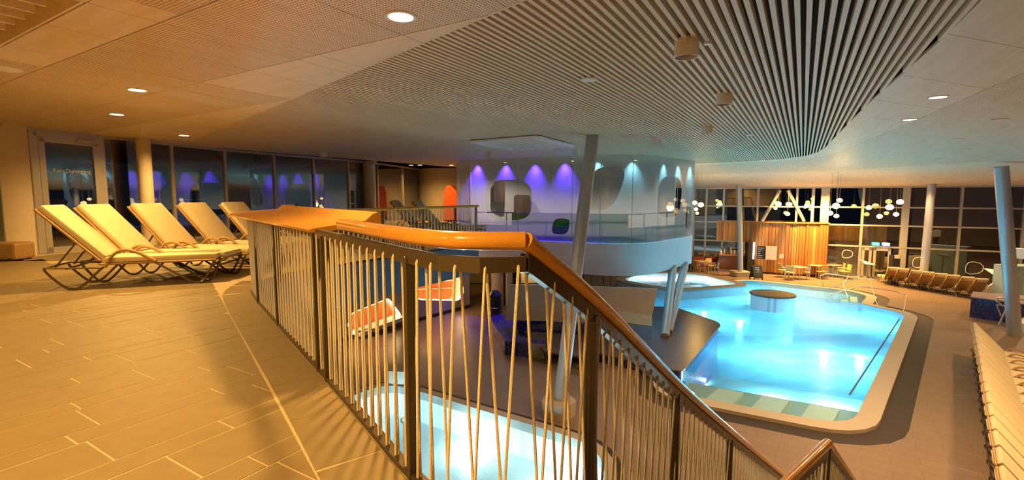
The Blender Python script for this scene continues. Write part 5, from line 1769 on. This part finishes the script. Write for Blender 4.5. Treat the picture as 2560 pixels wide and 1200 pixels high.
# ------------------------------------------------------------------ poolside rails and stands
def rail_thing(nm, label, paths, r=.019):
    t = thing(nm, label, 'rail', tuple(paths[0][0]))
    for pth in paths:
        MB().tube(pth, r, 8).build('bar', M['steel'], t, smooth=True)
G = lambda x, y: P(x, y, ZL)
def mix_d(pts):  # image points with given depths
    return [PD(x, y, d) for x, y, d in pts]
rail_thing('pool_handrail', 'angular steel handrail at the far pool steps beside the straw chairs', [[G(2059, 718)] + mix_d([(2050, 690, G(2059, 718).y - .1), (2066, 684, G(2059, 718).y), (2122, 692, 24.6), (2187, 699, 22.6)]) , mix_d([(2172, 697, 22.8), (2184, 735, 22.2)]) + [G(2194, 766)]])
rail_thing('pool_handrail', 'branching steel handrail descending into the far pool steps', [mix_d([(2121, 692, 24.4), (2110, 708, 23.8), (2107, 725, 23.5)]), mix_d([(2070, 722, 25.0), (2110, 708, 23.8), (2147, 695, 22.8)]), mix_d([(2108, 711, 23.7), (2121, 748, 22.6)])])
rail_thing('pool_handrail', 'bent steel handrail on the pool edge before the window loungers', [mix_d([(2066, 741, 22.4), (2105, 728, 22.4), (2145, 716, 22.2), (2200, 722, 21.6), (2240, 729, 21.2), (2266, 738, 20.9)]) + [G(2258, 783)]])
for (x, y, h, lb) in ((2166, 697, 1.0, 'slanted info stand beside the glazed entrance'), (2479, 742, 1.25, 'slanted info stand behind the blue mosaic block')):
    p = G(x, y)
    t = thing('info_stand', lb, 'stand', tuple(p))
    MB().tube([p, p + Vector((0, 0, h - .1))], .03, 8).build('post', M['steel'], t)
    MB().box(p + Vector((0, 0, h)), (.62, .5, .03), m=Matrix.Rotation(.45, 3, 'X') @ Matrix.Rotation(.15, 3, 'Y')).build('panel', M['white'], t)
p = G(2232, 712)
t = thing('black_totem', 'black narrow totem with a pale screen between entrance and loungers', 'totem', tuple(p))
MB().box(p + Vector((0, 0, .85)), (.42, .3, 1.7)).build('body', M['black'], t, bevel=.02)
MB().box(p + Vector((0, -.17, 1.62)), (.3, .03, .2)).build('screen', M['paper'], t)
# blue mosaic block and its fittings
mz = ZL + .85
mbq = [P(x, y, mz) for x, y in ((2428, 742), (2446, 744), (2640, 770), (2640, 745), (2434, 729))]
mk = thing('mosaic_block', 'blue mosaic water basin block with a mauve corner at the hall edge', 'basin', tuple(G(2460, 790)))
MB().prism([(p.x, p.y) for p in mbq], ZL, mz - .04).build('body', M['mosaic'], mk)
MB().prism([(p.x, p.y) for p in inset(mbq, -.02)], mz - .04, mz).build('top', mat('mauve_stone', (0.26, 0.20, 0.24), .4, col2=(.3, .24, .28)), mk)
p = P(2468, 732, mz)
MB().tube(smooth_path([p, p + Vector((0, 0, .25)), p + Vector((.3, .1, .4)), p + Vector((.45, .2, .38))], 2), .03, 8).build('spout', M['steel'], mk, smooth=True)
fr0 = G(2497, 812)
rail_thing('steel_frame', 'steel tube frame stand before the blue mosaic block', [[fr0, PD(2516, 770, fr0.y), PD(2491, 752, fr0.y), PD(2494, 745, fr0.y), PD(2502, 744, fr0.y), PD(2575, 752, fr0.y)], [PD(2503, 790, fr0.y), PD(2491, 762, fr0.y), PD(2580, 772, fr0.y)]], .03)
# white cabin at the right edge
cb = [PD(2532, 640, 21.5), PD(2640, 640, 20.0)]
cab = thing('white_cabin', 'white framed glass cabin at the right end of the glass front', 'cabin', (cb[0].x, cb[0].y, ZL))
c0_, c1_ = Vector((cb[0].x, cb[0].y, 0)), Vector((cb[1].x, cb[1].y, 0))
MB().beam(c0_ + Vector((0, 0, -1.25)), c1_ + Vector((0, 0, -1.25)), .2, .45).build('header', M['white'], cab)
MB().beam(c0_ + Vector((.3, 0, -2.55)), c1_ + Vector((0, 0, -2.55)), .02, 2.1).build('pane', M['glass_clear'], cab)
for p in (c0_ + Vector((.12, 0, 0)), c0_.lerp(c1_, .5)):
    MB().box((p.x, p.y, (ZL - 1.4) / 2 - .0), (.12, .12, -1.4 - ZL)).build('post', M['steel'], cab)
MB().box((c0_.x + 1.2, c0_.y + .6, ZL + .9), (2.0, .8, 1.8)).build('inner_tub', mat('pale_tub', (.35, .5, .55), .4, col2=(.4, .55, .6)), cab)
wsb = [P(x, y, ZL + .35) for x, y in ((2546, 806), (2575, 775), (2640, 790), (2640, 830))]
o = MB().prism([(p.x, p.y) for p in wsb], ZL, ZL + .35).build('stone_block', M['white'])
tag(o, 'pale stone slab behind the slanted column at the lounger row', 'block')

# ------------------------------------------------------------------ underwater lights
PL = (0.50, 0.88, 0.88)
def pool_lamp(p, power, lb, col=PL, grp='underwater lamps in the large pool', aim=None):
    t = thing('pool_lamp', lb, 'lamp', (p.x, p.y, p.z), grp)
    MB().lathe([(0.0, .02), (.10, .02), (.12, 0.0), (0, -.01)], p, 16).build('lens', M['pool_lamp'], t, fix=False)
    lamp('POINT', p + Vector((0, 0, .14)), power * (0.46 if 'large' in grp else 0.34), col, .12, name='underwater_light')
zb = ZL - 1.33
for (x, y, pw) in ((1760, 960, 240), (1940, 1000, 300), (2090, 1020, 300), (1760, 880, 240), (2150, 890, 260), (2215, 830, 260), (1930, 830, 300), (1850, 800, 260), (2020, 770, 320), (1760, 775, 260), (2080, 745, 320), (1960, 722, 260), (2060, 880, 200)):
    p = P(x, y, zb)
    pool_lamp(p, pw, 'round underwater lamp on the floor of the large pool')
for (x, y, pw) in ((-3.7, 11.0, 90), (-1.0, 10.3, 110), (0.9, 8.9, 100), (-1.6, 7.8, 90)):
    pool_lamp(Vector((x, y, ZL - .73)), pw, 'round underwater lamp in the small white pool', (0.72, .95, 1.0), 'underwater lamps in the small pool')
for k in range(3):
    p = Vector((wc.x - 1.4 + 1.4 * k, wc.y + .2, -3.7))
    pool_lamp(p, 110, 'underwater lamp in the bubbling whirlpool', (.75, .95, 1.0), 'underwater lamps in the whirlpool')
